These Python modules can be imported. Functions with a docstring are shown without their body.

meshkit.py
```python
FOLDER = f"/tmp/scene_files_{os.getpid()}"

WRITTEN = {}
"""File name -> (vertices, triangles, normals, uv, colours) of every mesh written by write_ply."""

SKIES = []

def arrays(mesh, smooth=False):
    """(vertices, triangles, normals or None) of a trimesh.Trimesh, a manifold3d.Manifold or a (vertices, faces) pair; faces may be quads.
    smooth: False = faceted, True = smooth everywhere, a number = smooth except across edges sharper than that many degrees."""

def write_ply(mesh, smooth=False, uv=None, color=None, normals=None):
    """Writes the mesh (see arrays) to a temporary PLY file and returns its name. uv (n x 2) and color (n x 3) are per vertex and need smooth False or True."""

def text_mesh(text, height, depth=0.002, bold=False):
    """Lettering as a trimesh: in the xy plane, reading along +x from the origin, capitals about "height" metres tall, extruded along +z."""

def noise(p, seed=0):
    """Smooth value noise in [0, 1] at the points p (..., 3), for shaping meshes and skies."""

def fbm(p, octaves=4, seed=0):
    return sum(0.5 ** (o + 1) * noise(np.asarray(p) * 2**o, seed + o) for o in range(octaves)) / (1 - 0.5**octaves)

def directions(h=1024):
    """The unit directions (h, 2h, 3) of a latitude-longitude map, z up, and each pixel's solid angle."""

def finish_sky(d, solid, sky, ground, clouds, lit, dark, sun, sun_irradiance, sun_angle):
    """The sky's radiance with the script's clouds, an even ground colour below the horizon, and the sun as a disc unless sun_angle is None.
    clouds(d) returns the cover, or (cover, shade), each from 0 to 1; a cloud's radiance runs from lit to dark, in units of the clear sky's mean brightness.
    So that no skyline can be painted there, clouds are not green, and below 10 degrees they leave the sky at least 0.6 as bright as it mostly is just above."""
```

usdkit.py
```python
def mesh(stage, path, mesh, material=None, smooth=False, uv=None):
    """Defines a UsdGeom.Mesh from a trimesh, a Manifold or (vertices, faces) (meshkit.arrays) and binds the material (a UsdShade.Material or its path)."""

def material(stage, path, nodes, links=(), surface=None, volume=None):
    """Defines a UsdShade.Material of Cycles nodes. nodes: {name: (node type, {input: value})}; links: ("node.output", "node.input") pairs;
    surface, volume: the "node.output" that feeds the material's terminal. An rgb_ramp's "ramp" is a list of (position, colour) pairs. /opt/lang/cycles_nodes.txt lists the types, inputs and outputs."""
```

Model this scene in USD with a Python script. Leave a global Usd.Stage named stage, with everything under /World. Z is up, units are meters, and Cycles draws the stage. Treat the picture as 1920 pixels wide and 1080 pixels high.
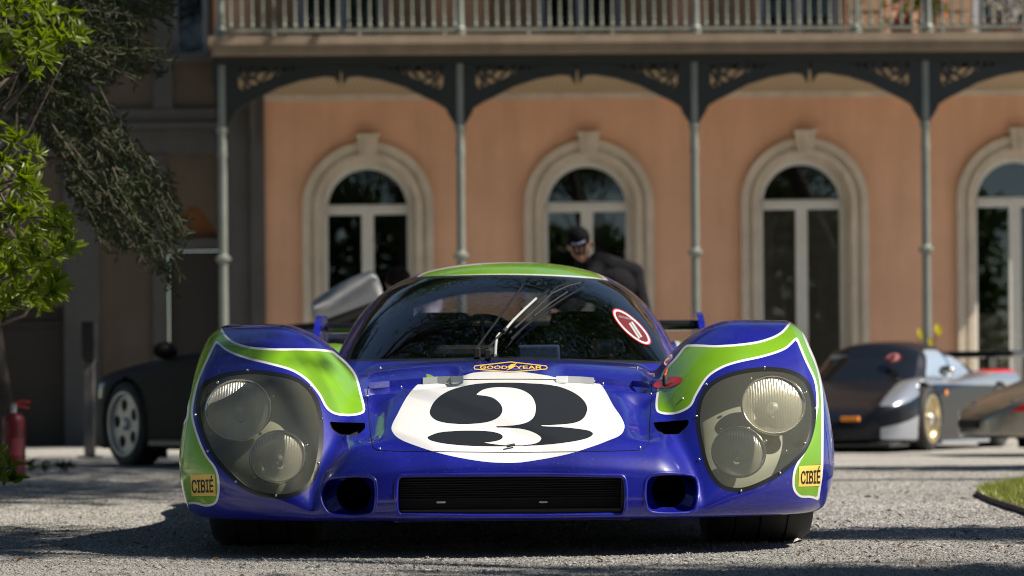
import math, random
import numpy as np, trimesh, usdkit, meshkit
import manifold3d as m3
from scipy.interpolate import PchipInterpolator, CubicSpline
from shapely.geometry import Polygon, LineString, Point, box as sbox
from shapely import affinity
from shapely.ops import unary_union
from pxr import Usd, UsdGeom, UsdLux, UsdShade, Sdf, Gf, Vt

rng = np.random.default_rng(7)
random.seed(7)
stage = Usd.Stage.CreateInMemory()
UsdGeom.SetStageUpAxis(stage, UsdGeom.Tokens.z)
UsdGeom.SetStageMetersPerUnit(stage, 1.0)
world = UsdGeom.Xform.Define(stage, '/World')
stage.SetDefaultPrim(world.GetPrim())
UsdGeom.Scope.Define(stage, '/World/Looks')

# ------------------------------------------------------------------ camera, sky, sun
FPX, HC, CX, CY, ROLL = 4533.0, 0.405, 960.0, 775.0, math.radians(0.5)
cam = UsdGeom.Camera.Define(stage, '/World/camera')
cam.AddTranslateOp().Set(Gf.Vec3d(0, 0, HC))
cam.AddRotateYOp().Set(math.degrees(ROLL))
cam.AddRotateXOp().Set(90.0)
cam.CreateHorizontalApertureAttr(36.0)
cam.CreateVerticalApertureAttr(20.25)
cam.CreateFocalLengthAttr(36.0 * FPX / 1920)
cam.CreateVerticalApertureOffsetAttr(36.0 * (CY - 540) / 1920)
cam.CreateFStopAttr(4.0)
cam.CreateFocusDistanceAttr(7.05)
cam.CreateClippingRangeAttr(Gf.Vec2f(0.05, 2000))
cam.CreateExposureAttr(0.78)
SUN = np.array([0.62, -0.15, 0.76]); SUN /= np.linalg.norm(SUN)
SUN_INT, SKY_STR = 1.25, 0.05
sun = UsdLux.DistantLight.Define(stage, '/World/sun')
sun.CreateIntensityAttr(SUN_INT); sun.CreateAngleAttr(0.5); sun.CreateNormalizeAttr(True)
sun.CreateColorAttr(Gf.Vec3f(1.0, 0.92, 0.80))
_m = Gf.Matrix4d(); _m.SetRotate(Gf.Rotation(Gf.Vec3d(0, 0, 1), Gf.Vec3d(*map(float, SUN))))
sun.AddTransformOp().Set(_m)
sky = UsdLux.DomeLight.Define(stage, '/World/sky')
skym = usdkit.material(stage, '/World/Looks/sky', {
    's': ('sky_texture', {'sky_type': 'single_scattering', 'sun_disc': False, 'sun_elevation': math.asin(SUN[2]),
                          'sun_rotation': math.atan2(SUN[0], SUN[1]), 'air_density': 1.0, 'aerosol_density': 0.2, 'ozone_density': 1.0}),
    'b': ('background_shader', {'strength': SKY_STR})}, [('s.color', 'b.color')], surface='b.background')
UsdShade.MaterialBindingAPI.Apply(sky.GetPrim()).Bind(skym)
sky.GetPrim().SetCustomDataByKey('kind', 'structure')

# ------------------------------------------------------------------ naming and mesh helpers
_used = {}
def numbered(parent, name):
    k = (str(parent), name); n = _used.get(k, 0); _used[k] = n + 1
    return f'{parent}/{name}' if n == 0 else f'{parent}/{name}_{n:03d}'
def pth(parent):
    return '/World' if parent is None else str(parent.GetPath())
def tag(p, label=None, cat=None, group=None, kind=None):
    for k, v in (('label', label), ('category', cat), ('group', group), ('kind', kind)):
        if v: p.SetCustomDataByKey(k, v)
    return p
def thing(name, label, cat, loc=(0, 0, 0), rz=0.0, group=None, mat=None):
    x = UsdGeom.Xform.Define(stage, numbered('/World', name))
    if mat is not None:
        x.AddTransformOp().Set(Gf.Matrix4d(*[float(v) for v in np.asarray(mat).T.ravel()]))
    else:
        if any(loc): x.AddTranslateOp().Set(Gf.Vec3d(*map(float, loc)))
        if rz: x.AddRotateZOp().Set(float(rz))
    return tag(x.GetPrim(), label, cat, group)
def obj(name, mesh, mat, parent=None, smooth=False, label=None, normals=None, **kw):
    path = numbered(pth(parent), name)
    if normals is not None:
        v, f = mesh
        m = UsdGeom.Mesh.Define(stage, path)
        m.CreatePointsAttr(Vt.Vec3fArray.FromNumpy(np.asarray(v, np.float32)))
        m.CreateFaceVertexCountsAttr(Vt.IntArray.FromNumpy(np.full(len(f), 3, np.int32)))
        m.CreateFaceVertexIndicesAttr(Vt.IntArray.FromNumpy(np.asarray(f, np.int32).ravel()))
        m.CreateSubdivisionSchemeAttr('none')
        m.CreateNormalsAttr(Vt.Vec3fArray.FromNumpy(np.asarray(normals, np.float32))); m.SetNormalsInterpolation('vertex')
        UsdShade.MaterialBindingAPI.Apply(m.GetPrim()).Bind(mat)
    else:
        m = usdkit.mesh(stage, path, mesh, mat, smooth=smooth)
    return tag(m.GetPrim(), label, **kw)
def ref(src, name, loc, rz=0.0, label=None, cat=None, group=None, scale=None):
    was = src.GetCustomData()
    x = UsdGeom.Xform.Define(stage, numbered('/World', name))
    x.GetPrim().GetReferences().AddInternalReference(src.GetPath())
    x.ClearXformOpOrder()
    x.GetPrim().SetInstanceable(True)
    t = Gf.Matrix4d(); t.SetRotate(Gf.Rotation(Gf.Vec3d(0, 0, 1), rz)); t.SetTranslateOnly(Gf.Vec3d(*map(float, loc)))
    x.AddTransformOp(opSuffix='place').Set(t)
    return tag(x.GetPrim(), label or was.get('label'), cat or was.get('category'), group or was.get('group'))
cat_ = trimesh.util.concatenate
def tm(v, f): return trimesh.Trimesh(np.asarray(v, float), np.asarray(f, int), process=False)
def bx(x0, x1, y0, y1, z0, z1, r=0.0):
    if r > 0:
        c = m3.Manifold.cube([x1 - x0 - 2 * r, y1 - y0 - 2 * r, z1 - z0 - 2 * r]).translate([x0 + r, y0 + r, z0 + r])
        s = m3.Manifold.sphere(r, 12)
        pts = [[x, y, z] for x in (x0 + r, x1 - r) for y in (y0 + r, y1 - r) for z in (z0 + r, z1 - r)]
        h = m3.Manifold.batch_hull([s.translate(p) for p in pts]).to_mesh()
        return tm(h.vert_properties[:, :3], h.tri_verts)
    b = trimesh.creation.box([x1 - x0, y1 - y0, z1 - z0]); b.apply_translation([(x0 + x1) / 2, (y0 + y1) / 2, (z0 + z1) / 2]); return b
def tube(pts, r, sides=8, caps=True):
    p = np.asarray(pts, float); r = np.broadcast_to(np.asarray(r, float), (len(p),))
    t = np.gradient(p, axis=0); t /= np.linalg.norm(t, axis=1, keepdims=True) + 1e-12
    ref_ = np.array([0, 0, 1.0]) if abs(t[0][2]) < 0.9 else np.array([1.0, 0, 0])
    a = np.cross(t[0], ref_); a /= np.linalg.norm(a); V = []
    ang = np.arange(sides) * 2 * np.pi / sides
    for i in range(len(p)):
        a = a - t[i] * (a @ t[i]); a /= np.linalg.norm(a) + 1e-12
        b = np.cross(t[i], a)
        V.append(p[i] + r[i] * (np.cos(ang)[:, None] * a + np.sin(ang)[:, None] * b))
    V = np.array(V); n = len(p)
    i, j = np.meshgrid(np.arange(n - 1), np.arange(sides), indexing='ij')
    q = np.stack([i * sides + j, i * sides + (j + 1) % sides, (i + 1) * sides + (j + 1) % sides, (i + 1) * sides + j], -1).reshape(-1, 4)
    F = np.vstack([q[:, [0, 1, 2]], q[:, [0, 2, 3]]]); V = V.reshape(-1, 3)
    if caps:
        V = np.vstack([V, p[0], p[-1]]); k = n * sides
        jj = np.arange(sides); j2 = (jj + 1) % sides
        F = np.vstack([F, np.stack([np.full(sides, k), j2, jj], 1), np.stack([np.full(sides, k + 1), (n - 1) * sides + jj, (n - 1) * sides + j2], 1)])
    return tm(V, F)
def lathe(prof, n=32, axis='z'):
    prof = np.asarray(prof, float); a = np.arange(n) * 2 * np.pi / n
    V = np.stack([prof[:, None, 0] * np.cos(a), prof[:, None, 0] * np.sin(a), np.broadcast_to(prof[:, None, 1], (len(prof), n))], -1).reshape(-1, 3)
    i, j = np.meshgrid(np.arange(len(prof) - 1), np.arange(n), indexing='ij')
    q = np.stack([i * n + j, i * n + (j + 1) % n, (i + 1) * n + (j + 1) % n, (i + 1) * n + j], -1).reshape(-1, 4)
    if axis == 'x': V = np.stack([V[:, 2], V[:, 0], V[:, 1]], 1)
    if axis == 'y': V = np.stack([V[:, 1], V[:, 2], V[:, 0]], 1)
    return tm(V, np.vstack([q[:, [0, 1, 2]], q[:, [0, 2, 3]]]))
def extrude(poly, depth):
    ps = [g for g in getattr(poly, 'geoms', [poly]) if g.area > 1e-9]
    return cat_([trimesh.creation.extrude_polygon(g, depth, engine='earcut') for g in ps])
def spline(pts, n=12, closed=True):
    """Smooth closed curve; a point given as (x, y, 1) is a corner."""
    P = [(p[0], p[1]) for p in pts]; C = [len(p) > 2 for p in pts]; N = len(P); out = []
    def get(i): return np.array(P[i % N] if closed else P[min(max(i, 0), N - 1)], float)
    for i in range(N if closed else N - 1):
        p1, p2 = get(i), get(i + 1)
        p0 = p1 if C[i % N] else get(i - 1); p3 = p2 if C[(i + 1) % N] else get(i + 2)
        d = np.linalg.norm(p2 - p1)
        def tang(a, b, c):
            la, lb = np.linalg.norm(b - a) + 1e-9, np.linalg.norm(c - b) + 1e-9
            return ((b - a) + (c - b)) / (la + lb)
        m1 = tang(p0, p1, p2) if np.any(p0 != p1) else (p2 - p1) / d
        m2 = tang(p1, p2, p3) if np.any(p3 != p2) else (p2 - p1) / d
        t = np.linspace(0, 1, n, endpoint=False)[:, None]
        h = [2 * t**3 - 3 * t**2 + 1, t**3 - 2 * t**2 + t, -2 * t**3 + 3 * t**2, t**3 - t**2]
        out.append(h[0] * p1 + h[1] * m1 * d + h[2] * p2 + h[3] * m2 * d)
    out = np.vstack(out)
    return out if closed else np.vstack([out, get(N - 1)])
def poly_sd(pts, poly):
    """Signed distance (negative inside) of points (n,2) to a closed polygon (m,2)."""
    pts = np.asarray(pts, float); poly = np.asarray(poly, float)
    lo, hi = poly.min(0) - 60, poly.max(0) + 60
    out = np.full(len(pts), 60.0)
    sel = np.nonzero(np.all((pts > lo) & (pts < hi), axis=1))[0]
    p = pts[sel]; d2 = np.full(len(p), 1e9); ins = np.zeros(len(p), bool)
    a = poly; b = np.roll(poly, -1, axis=0)
    for (ax, ay), (bx_, by_) in zip(a, b):
        ex, ey = bx_ - ax, by_ - ay; wx, wy = p[:, 0] - ax, p[:, 1] - ay
        t = np.clip((wx * ex + wy * ey) / (ex * ex + ey * ey + 1e-12), 0, 1)
        d2 = np.minimum(d2, (wx - t * ex) ** 2 + (wy - t * ey) ** 2)
        c = (ay > p[:, 1]) != (by_ > p[:, 1])
        if ey != 0: ins ^= c & (p[:, 0] < ex * (p[:, 1] - ay) / ey + ax)
    d = np.sqrt(d2); out[sel] = np.where(ins, -d, d)
    return out
CR, SR = math.cos(ROLL), math.sin(ROLL)
def project(p):
    p = np.asarray(p, float); x, z = p[..., 0] / p[..., 1], (p[..., 2] - HC) / p[..., 1]
    return np.stack([CX + FPX * (x * CR - z * SR), CY - FPX * (z * CR + x * SR)], -1)
def ray(px, py):
    xc, zc = (px - CX) / FPX, (CY - py) / FPX
    return np.array([xc * CR + zc * SR, 1.0, zc * CR - xc * SR])
def at(px, py, d):
    return np.array([0, 0, HC]) + ray(px, py) * d
def on_ground(px, py):
    r = ray(px, py); return r * (-HC / r[2]) + [0, 0, HC]
def smax(a, b, k):
    h = np.clip(0.5 + 0.5 * (a - b) / k, 0, 1); return b * (1 - h) + a * h + k * h * (1 - h)
def sstep(a, b, x):
    t = np.clip((x - a) / (b - a), 0, 1); return t * t * (3 - 2 * t)

# ------------------------------------------------------------------ materials
L = '/World/Looks/'
def plain(name, col, rough=0.5, metal=0.0, var=0.0, scale=8.0, bump=0.0, bscale=60.0, coat=0.0, spec=0.5, **kw):
    n = {'p': ('principled_bsdf', {'base_color': col, 'roughness': rough, 'metallic': metal, 'coat_weight': coat, 'specular_ior_level': spec, **kw})}
    l = []
    if var or bump: n['g'] = ('geometry', {})
    if var:
        n['n'] = ('noise_texture', {'scale': scale, 'detail': 5.0, 'roughness': 0.6})
        lo = tuple(c * (1 - var) for c in col); hi = tuple(min(1, c * (1 + var)) for c in col)
        n['r'] = ('rgb_ramp', {'ramp': [(0.3, lo), (0.7, hi)]})
        l += [('g.position', 'n.vector'), ('n.fac', 'r.fac'), ('r.color', 'p.base_color')]
    if bump:
        n['n2'] = ('noise_texture', {'scale': bscale, 'detail': 4.0})
        n['b'] = ('bump', {'strength': 1.0, 'distance': bump})
        l += [('g.position', 'n2.vector'), ('n2.fac', 'b.height'), ('b.normal', 'p.normal')]
    return usdkit.material(stage, L + name, n, l, surface='p.BSDF')
def paint(name, col, flake=0.12):
    """Car paint: clear-coated colour with a trace of orange peel and dust."""
    n = {'g': ('geometry', {}), 'n': ('noise_texture', {'scale': 5.0, 'detail': 6.0}),
         'r': ('rgb_ramp', {'ramp': [(0.35, tuple(c * (1 - flake) for c in col)), (0.7, tuple(min(1, c * (1 + flake)) for c in col))]}),
         'd': ('noise_texture', {'scale': 260.0, 'detail': 2.0}),
         'dr': ('rgb_ramp', {'ramp': [(0.665, (0, 0, 0)), (0.74, (1, 1, 1))]}),
         'dm': ('mix_color', {'b': tuple(0.75 * c + 0.10 for c in col)}),
         'n2': ('noise_texture', {'scale': 18.0, 'detail': 3.0}), 'b': ('bump', {'strength': 0.6, 'distance': 0.0008}),
         'rr': ('rgb_ramp', {'ramp': [(0.3, (0.02, 0.02, 0.02)), (0.75, (0.10, 0.10, 0.10))]}),
         'p': ('principled_bsdf', {'roughness': 0.42, 'coat_weight': 1.0, 'coat_roughness': 0.03, 'specular_ior_level': 0.3})}
    l = [('g.position', 'n.vector'), ('g.position', 'd.vector'), ('g.position', 'n2.vector'), ('n.fac', 'r.fac'), ('d.fac', 'dr.fac'),
         ('dr.color', 'dm.fac'), ('r.color', 'dm.a'), ('dm.result', 'p.base_color'), ('n2.fac', 'b.height'), ('b.normal', 'p.normal'), ('b.normal', 'p.coat_normal'),
         ('n.fac', 'rr.fac'), ('rr.color', 'p.coat_roughness')]
    return usdkit.material(stage, L + name, n, l, surface='p.BSDF')
def glass(name, tint=(1, 1, 1), ior=1.5, rough=0.0, extra=0.0, gcol=(1, 1, 1)):
    n = {'t': ('transparent_bsdf', {'color': tint}), 'g': ('glossy_bsdf', {'color': gcol, 'roughness': rough}), 'f': ('fresnel', {'IOR': ior}),
         'm': ('mix_closure', {})}
    l = [('f.fac', 'm.fac'), ('t.BSDF', 'm.closure1'), ('g.BSDF', 'm.closure2')]
    out = 'm.closure'
    if extra:
        n['d'] = ('diffuse_bsdf', {'color': (0.42, 0.43, 0.34)}); n['m2'] = ('mix_closure', {'fac': extra})
        l += [('m.closure', 'm2.closure1'), ('d.BSDF', 'm2.closure2')]; out = 'm2.closure'
    return usdkit.material(stage, L + name, n, l, surface=out)
def leafmat(name, c1, c2, trans=0.45, rough=0.4):
    n = {'i': ('geometry', {}), 'r': ('rgb_ramp', {'ramp': [(0.0, c1), (1.0, c2)]}),
         'p': ('principled_bsdf', {'roughness': rough, 'specular_ior_level': 0.4}), 't': ('translucent_bsdf', {}),
         'h': ('hsv', {'value': 1.6, 'saturation': 1.1}), 'm': ('mix_closure', {'fac': trans})}
    l = [('i.random_per_island', 'r.fac'), ('r.color', 'p.base_color'), ('r.color', 'h.color'), ('h.color', 't.color'), ('p.BSDF', 'm.closure1'), ('t.BSDF', 'm.closure2')]
    return usdkit.material(stage, L + name, n, l, surface='m.closure')
M = dict(
    blue=paint('blue_paint', (0.0035, 0.006, 0.22), 0.14), green=paint('green_paint', (0.15, 0.34, 0.006), 0.08), white=paint('white_paint', (0.70, 0.70, 0.70), 0.03),
    ink=plain('black_vinyl', (0.012, 0.014, 0.018), 0.45, spec=0.35), dark=plain('black_rubber', (0.012, 0.012, 0.012), 0.55), trim=plain('black_trim', (0.012, 0.012, 0.013), 0.25),
    tyre=plain('tyre_rubber', (0.016, 0.016, 0.016), 0.75, bump=0.001, bscale=150), void=plain('black_void', (0.004, 0.004, 0.004), 0.9),
    interior=plain('cockpit_black', (0.016, 0.016, 0.018), 0.6), seat=plain('seat_cloth', (0.035, 0.06, 0.15), 0.8),
    bucket=plain('lamp_bucket', (0.22, 0.23, 0.17), 0.6, var=0.12, scale=6), chrome=plain('chrome', (0.75, 0.70, 0.62), 0.12, 1.0), steel=plain('steel', (0.55, 0.55, 0.56), 0.28, 1.0),
    alloy=plain('aluminium', (0.55, 0.55, 0.55), 0.4, 0.8), yellow=plain('sticker_yellow', (0.78, 0.52, 0.10), 0.4), gold=plain('gold_print', (0.70, 0.45, 0.08), 0.4),
    red=plain('red_paint', (0.55, 0.012, 0.012), 0.25, coat=0.5), orange=plain('orange_plastic', (0.85, 0.12, 0.02), 0.4), strip=plain('grey_strip', (0.50, 0.52, 0.52), 0.35, 0.3),
    badge=plain('sticker_maroon', (0.12, 0.008, 0.012), 0.4),
    screen=glass('windscreen', (0.60, 0.63, 0.65), 1.5), cover=glass('lamp_cover', (0.92, 0.92, 0.88), 1.45, 0.0, 0.11), pane=glass('window_pane', (0.75, 0.78, 0.78), 1.7),
    dglass=plain('dark_glass', (0.006, 0.007, 0.008), 0.03, spec=0.7),
)
def ribbed(name, scale, col, metal, rough, dist):
    return usdkit.material(stage, L + name, {'g': ('texture_coordinate', {}), 'w': ('wave_texture', {'wave_type': 'bands', 'bands_direction': 'x', 'scale': scale}),
        'b': ('bump', {'strength': 1.0, 'distance': dist}), 'p': ('principled_bsdf', {'base_color': col, 'metallic': metal, 'roughness': rough})},
        [('g.object', 'w.vector'), ('w.fac', 'b.height'), ('b.normal', 'p.normal')], surface='p.BSDF')
M['reflector'] = ribbed('lamp_reflector', 40.0, (0.92, 0.89, 0.78), 0.95, 0.34, 0.0004)
def flutedglass():
    n = {'g': ('texture_coordinate', {}), 'w': ('wave_texture', {'wave_type': 'bands', 'bands_direction': 'x', 'scale': 40.0}), 'b': ('bump', {'strength': 1.0, 'distance': 0.0016}),
         't': ('transparent_bsdf', {'color': (0.95, 0.94, 0.88)}), 'gl': ('glossy_bsdf', {'color': (0.6, 0.6, 0.56), 'roughness': 0.3}), 'd': ('diffuse_bsdf', {'color': (0.66, 0.64, 0.52)}),
         'f': ('fresnel', {'IOR': 1.6}), 'm': ('mix_closure', {}), 'm2': ('mix_closure', {'fac': 0.30}), 'cr': ('rgb_ramp', {'ramp': [(0.0, (0.72, 0.70, 0.58)), (1.0, (0.90, 0.87, 0.74))]})}
    l = [('g.object', 'w.vector'), ('w.fac', 'b.height'), ('b.normal', 'gl.normal'), ('b.normal', 'f.normal'), ('f.fac', 'm.fac'), ('t.BSDF', 'm.closure1'), ('gl.BSDF', 'm.closure2'), ('w.fac', 'cr.fac'), ('cr.color', 'd.color'),
         ('m.closure', 'm2.closure1'), ('d.BSDF', 'm2.closure2')]
    l = [x for x in l if x[1] != 'f.normal']
    return usdkit.material(stage, L + 'lamp_lens', n, l, surface='m2.closure')
M['lens'] = flutedglass()

# ------------------------------------------------------------------ ground
def gravel(name, c1, c2, c3):
    n = {'g': ('geometry', {}), 'v': ('voronoi_texture', {'scale': 95.0, 'randomness': 1.0}), 'v2': ('voronoi_texture', {'scale': 38.0}),
         'n': ('noise_texture', {'scale': 0.55, 'detail': 6.0, 'roughness': 0.6}), 'r': ('rgb_ramp', {'ramp': [(0.3, (0.70, 0.69, 0.68)), (0.7, (1.08, 1.06, 1.02))]}),
         'c': ('separate_color', {}), 'cr': ('rgb_ramp', {'ramp': [(0.0, c1), (0.5, c2), (1.0, c3)]}), 'm': ('mix_color', {'blend_type': 'multiply', 'fac': 1.0, 'use_clamp': False}),
         'hm': ('math', {'math_type': 'add'}), 'b': ('bump', {'strength': 1.0, 'distance': 0.008, 'invert': True}), 'p': ('principled_bsdf', {'roughness': 0.9, 'specular_ior_level': 0.25})}
    l = [('g.position', 'v.vector'), ('g.position', 'v2.vector'), ('g.position', 'n.vector'), ('v.color', 'c.color'), ('c.r', 'cr.fac'), ('n.fac', 'r.fac'), ('cr.color', 'm.a'), ('r.color', 'm.b'),
         ('m.result', 'p.base_color'), ('v.distance', 'hm.value1'), ('v2.distance', 'hm.value2'), ('hm.value', 'b.height'), ('b.normal', 'p.normal')]
    return usdkit.material(stage, L + name, n, l, surface='p.BSDF')
M['gravel'] = gravel('gravel', (0.19, 0.185, 0.178), (0.37, 0.36, 0.345), (0.56, 0.545, 0.52))
M['pebble'] = usdkit.material(stage, L + 'pebbles', {'i': ('geometry', {}), 'r': ('rgb_ramp', {'ramp': [(0.0, (0.20, 0.195, 0.185)), (0.25, (0.46, 0.445, 0.42)), (0.7, (0.64, 0.615, 0.58)), (1.0, (0.86, 0.83, 0.78))]}),
    'p': ('principled_bsdf', {'roughness': 0.85, 'specular_ior_level': 0.3})}, [('i.random_per_island', 'r.fac'), ('r.color', 'p.base_color')], surface='p.BSDF')
def ground_z(x, y):
    return 0.006 * (meshkit.fbm(np.stack([x * 1.3, y * 1.3, 0 * x], -1), 3, 5) - 0.5) * 2
def build_ground():
    xs = np.concatenate([[-400, -120, -50, -20], np.arange(-9, 9.01, 0.1), [20, 50, 120, 400]])
    ys = np.concatenate([[-400, -120, -40, -10, 0, 4], np.arange(5, 24.01, 0.1), np.arange(25, 40, 1.0), [50, 80, 150, 400]])
    X, Y = np.meshgrid(xs, ys, indexing='ij'); Z = np.where((np.abs(X) < 9) & (Y > 5) & (Y < 24), ground_z(X, Y), 0.0)
    n = len(ys); i, j = np.meshgrid(np.arange(len(xs) - 1), np.arange(n - 1), indexing='ij')
    q = np.stack([i * n + j, (i + 1) * n + j, (i + 1) * n + j + 1, i * n + j + 1], -1).reshape(-1, 4)
    obj('ground', (np.stack([X, Y, Z], -1).reshape(-1, 3), q), M['gravel'], smooth=True, kind='structure')
    # loose stones lying on the nearer ground
    d = 5.75 + (17.5 - 5.75) * rng.random(190000) ** 2.1; x = (rng.random(len(d)) * 2 - 1) * 0.225 * d
    s = rng.uniform(0.0018, 0.0054, len(d)) * (1 + 0.9 * (rng.random(len(d)) > 0.965))
    o = np.array([[1, 0, 0], [-1, 0, 0], [0, 1, 0], [0, -1, 0], [0, 0, 0.5], [0, 0, -0.5]])
    F = np.array([[0, 2, 4], [2, 1, 4], [1, 3, 4], [3, 0, 4], [2, 0, 5], [1, 2, 5], [3, 1, 5], [0, 3, 5]])
    V = o[None] * (1 + 0.35 * rng.standard_normal((len(d), 6, 1))) * s[:, None, None]
    a = rng.random(len(d)) * 6.28; ca, sa = np.cos(a)[:, None], np.sin(a)[:, None]
    tl = rng.standard_normal((len(d), 1)) * 0.35
    X, Y, Z = V[..., 0], V[..., 1], V[..., 2] + tl * V[..., 0]
    V = np.stack([ca * X - sa * Y, sa * X + ca * Y, Z], -1)
    V += np.stack([x, d, ground_z(x, d) + 0.12 * s], -1)[:, None]
    F = (F[None] + 6 * np.arange(len(d))[:, None, None]).reshape(-1, 3)
    obj('gravel_stones', (V.reshape(-1, 3), F), M['pebble'], kind='stuff', label='loose grey gravel stones covering the forecourt around the car', cat='gravel')
build_ground()

# ------------------------------------------------------------------ iso-surface tools for vehicle bodies
def surface_nets(f, xs, ys, zs):
    S = f < 0
    nx, ny, nz = f.shape
    cnt = np.zeros((nx - 1, ny - 1, nz - 1), np.int8)
    for a in (0, 1):
        for b in (0, 1):
            for c in (0, 1):
                cnt += S[a:nx - 1 + a, b:ny - 1 + b, c:nz - 1 + c]
    cells = np.nonzero((cnt > 0) & (cnt < 8)); I, J, K = cells
    idx = -np.ones(cnt.shape, np.int32); idx[cells] = np.arange(len(I))
    acc = np.zeros((len(I), 3)); num = np.zeros(len(I))
    corners = [(a, b, c) for a in (0, 1) for b in (0, 1) for c in (0, 1)]
    vals = {c: f[I + c[0], J + c[1], K + c[2]] for c in corners}
    for c0 in corners:
        for ax in range(3):
            if c0[ax] == 0:
                c1 = tuple(1 if k == ax else c0[k] for k in range(3))
                v0, v1 = vals[c0], vals[c1]; cr = (v0 < 0) != (v1 < 0)
                t = np.where(cr, v0 / np.where(cr, v0 - v1, 1), 0)
                for k in range(3):
                    acc[:, k] += cr * (c0[k] + (t if k == ax else 0))
                num += cr
    acc /= num[:, None]
    P = np.stack([np.interp(I + acc[:, 0], np.arange(nx), xs), np.interp(J + acc[:, 1], np.arange(ny), ys), np.interp(K + acc[:, 2], np.arange(nz), zs)], 1)
    quads = []
    for ax in range(3):
        sl0 = [slice(None)] * 3; sl1 = [slice(None)] * 3; sl0[ax] = slice(0, -1); sl1[ax] = slice(1, None)
        for k in range(3):
            if k != ax:
                sl0[k] = sl1[k] = slice(1, f.shape[k] - 1)
        A, B = S[tuple(sl0)], S[tuple(sl1)]
        for flip in (0, 1):
            e = np.nonzero(A & ~B if flip == 0 else ~A & B)
            e = [e[k] + (1 if k != ax else 0) for k in range(3)]
            u, v = (ax + 1) % 3, (ax + 2) % 3
            def cell(du, dv):
                q = [e[0].copy(), e[1].copy(), e[2].copy()]; q[u] = q[u] - 1 + du; q[v] = q[v] - 1 + dv
                return idx[tuple(q)]
            q = np.stack([cell(0, 0), cell(1, 0), cell(1, 1), cell(0, 1)], 1)
            quads.append(q if flip == 0 else q[:, ::-1])
    q = np.vstack(quads); q = q[(q >= 0).all(1)]
    return P, np.vstack([q[:, [0, 1, 2]], q[:, [0, 2, 3]]])
class Body:
    """A vehicle skin: the iso-surface of field(x, y, z), with exact normals, that can be cut into painted regions."""
    def __init__(self, field, xs, ys, zs, field3d=None, eps=0.002):
        self.field = field
        f = (field3d or field)(xs[:, None, None], ys[None, :, None], zs[None, None, :]).astype(np.float32)
        P, F = surface_nets(f, xs, ys, zs)
        for _ in range(2):
            g, v = self.grad(P, eps); P = P - (v / np.maximum((g * g).sum(1), 0.05))[:, None].clip(-0.02, 0.02) * g
        g, v = self.grad(P, eps)
        self.V, self.F, self.N = P, F, g / (np.linalg.norm(g, axis=1, keepdims=True) + 1e-12)
    def grad(self, P, e):
        f = lambda q: self.field(q[:, 0], q[:, 1], q[:, 2])
        g = np.stack([(f(P + d) - f(P - d)) / (2 * e) for d in np.eye(3) * e], 1)
        return g, f(P)
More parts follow.
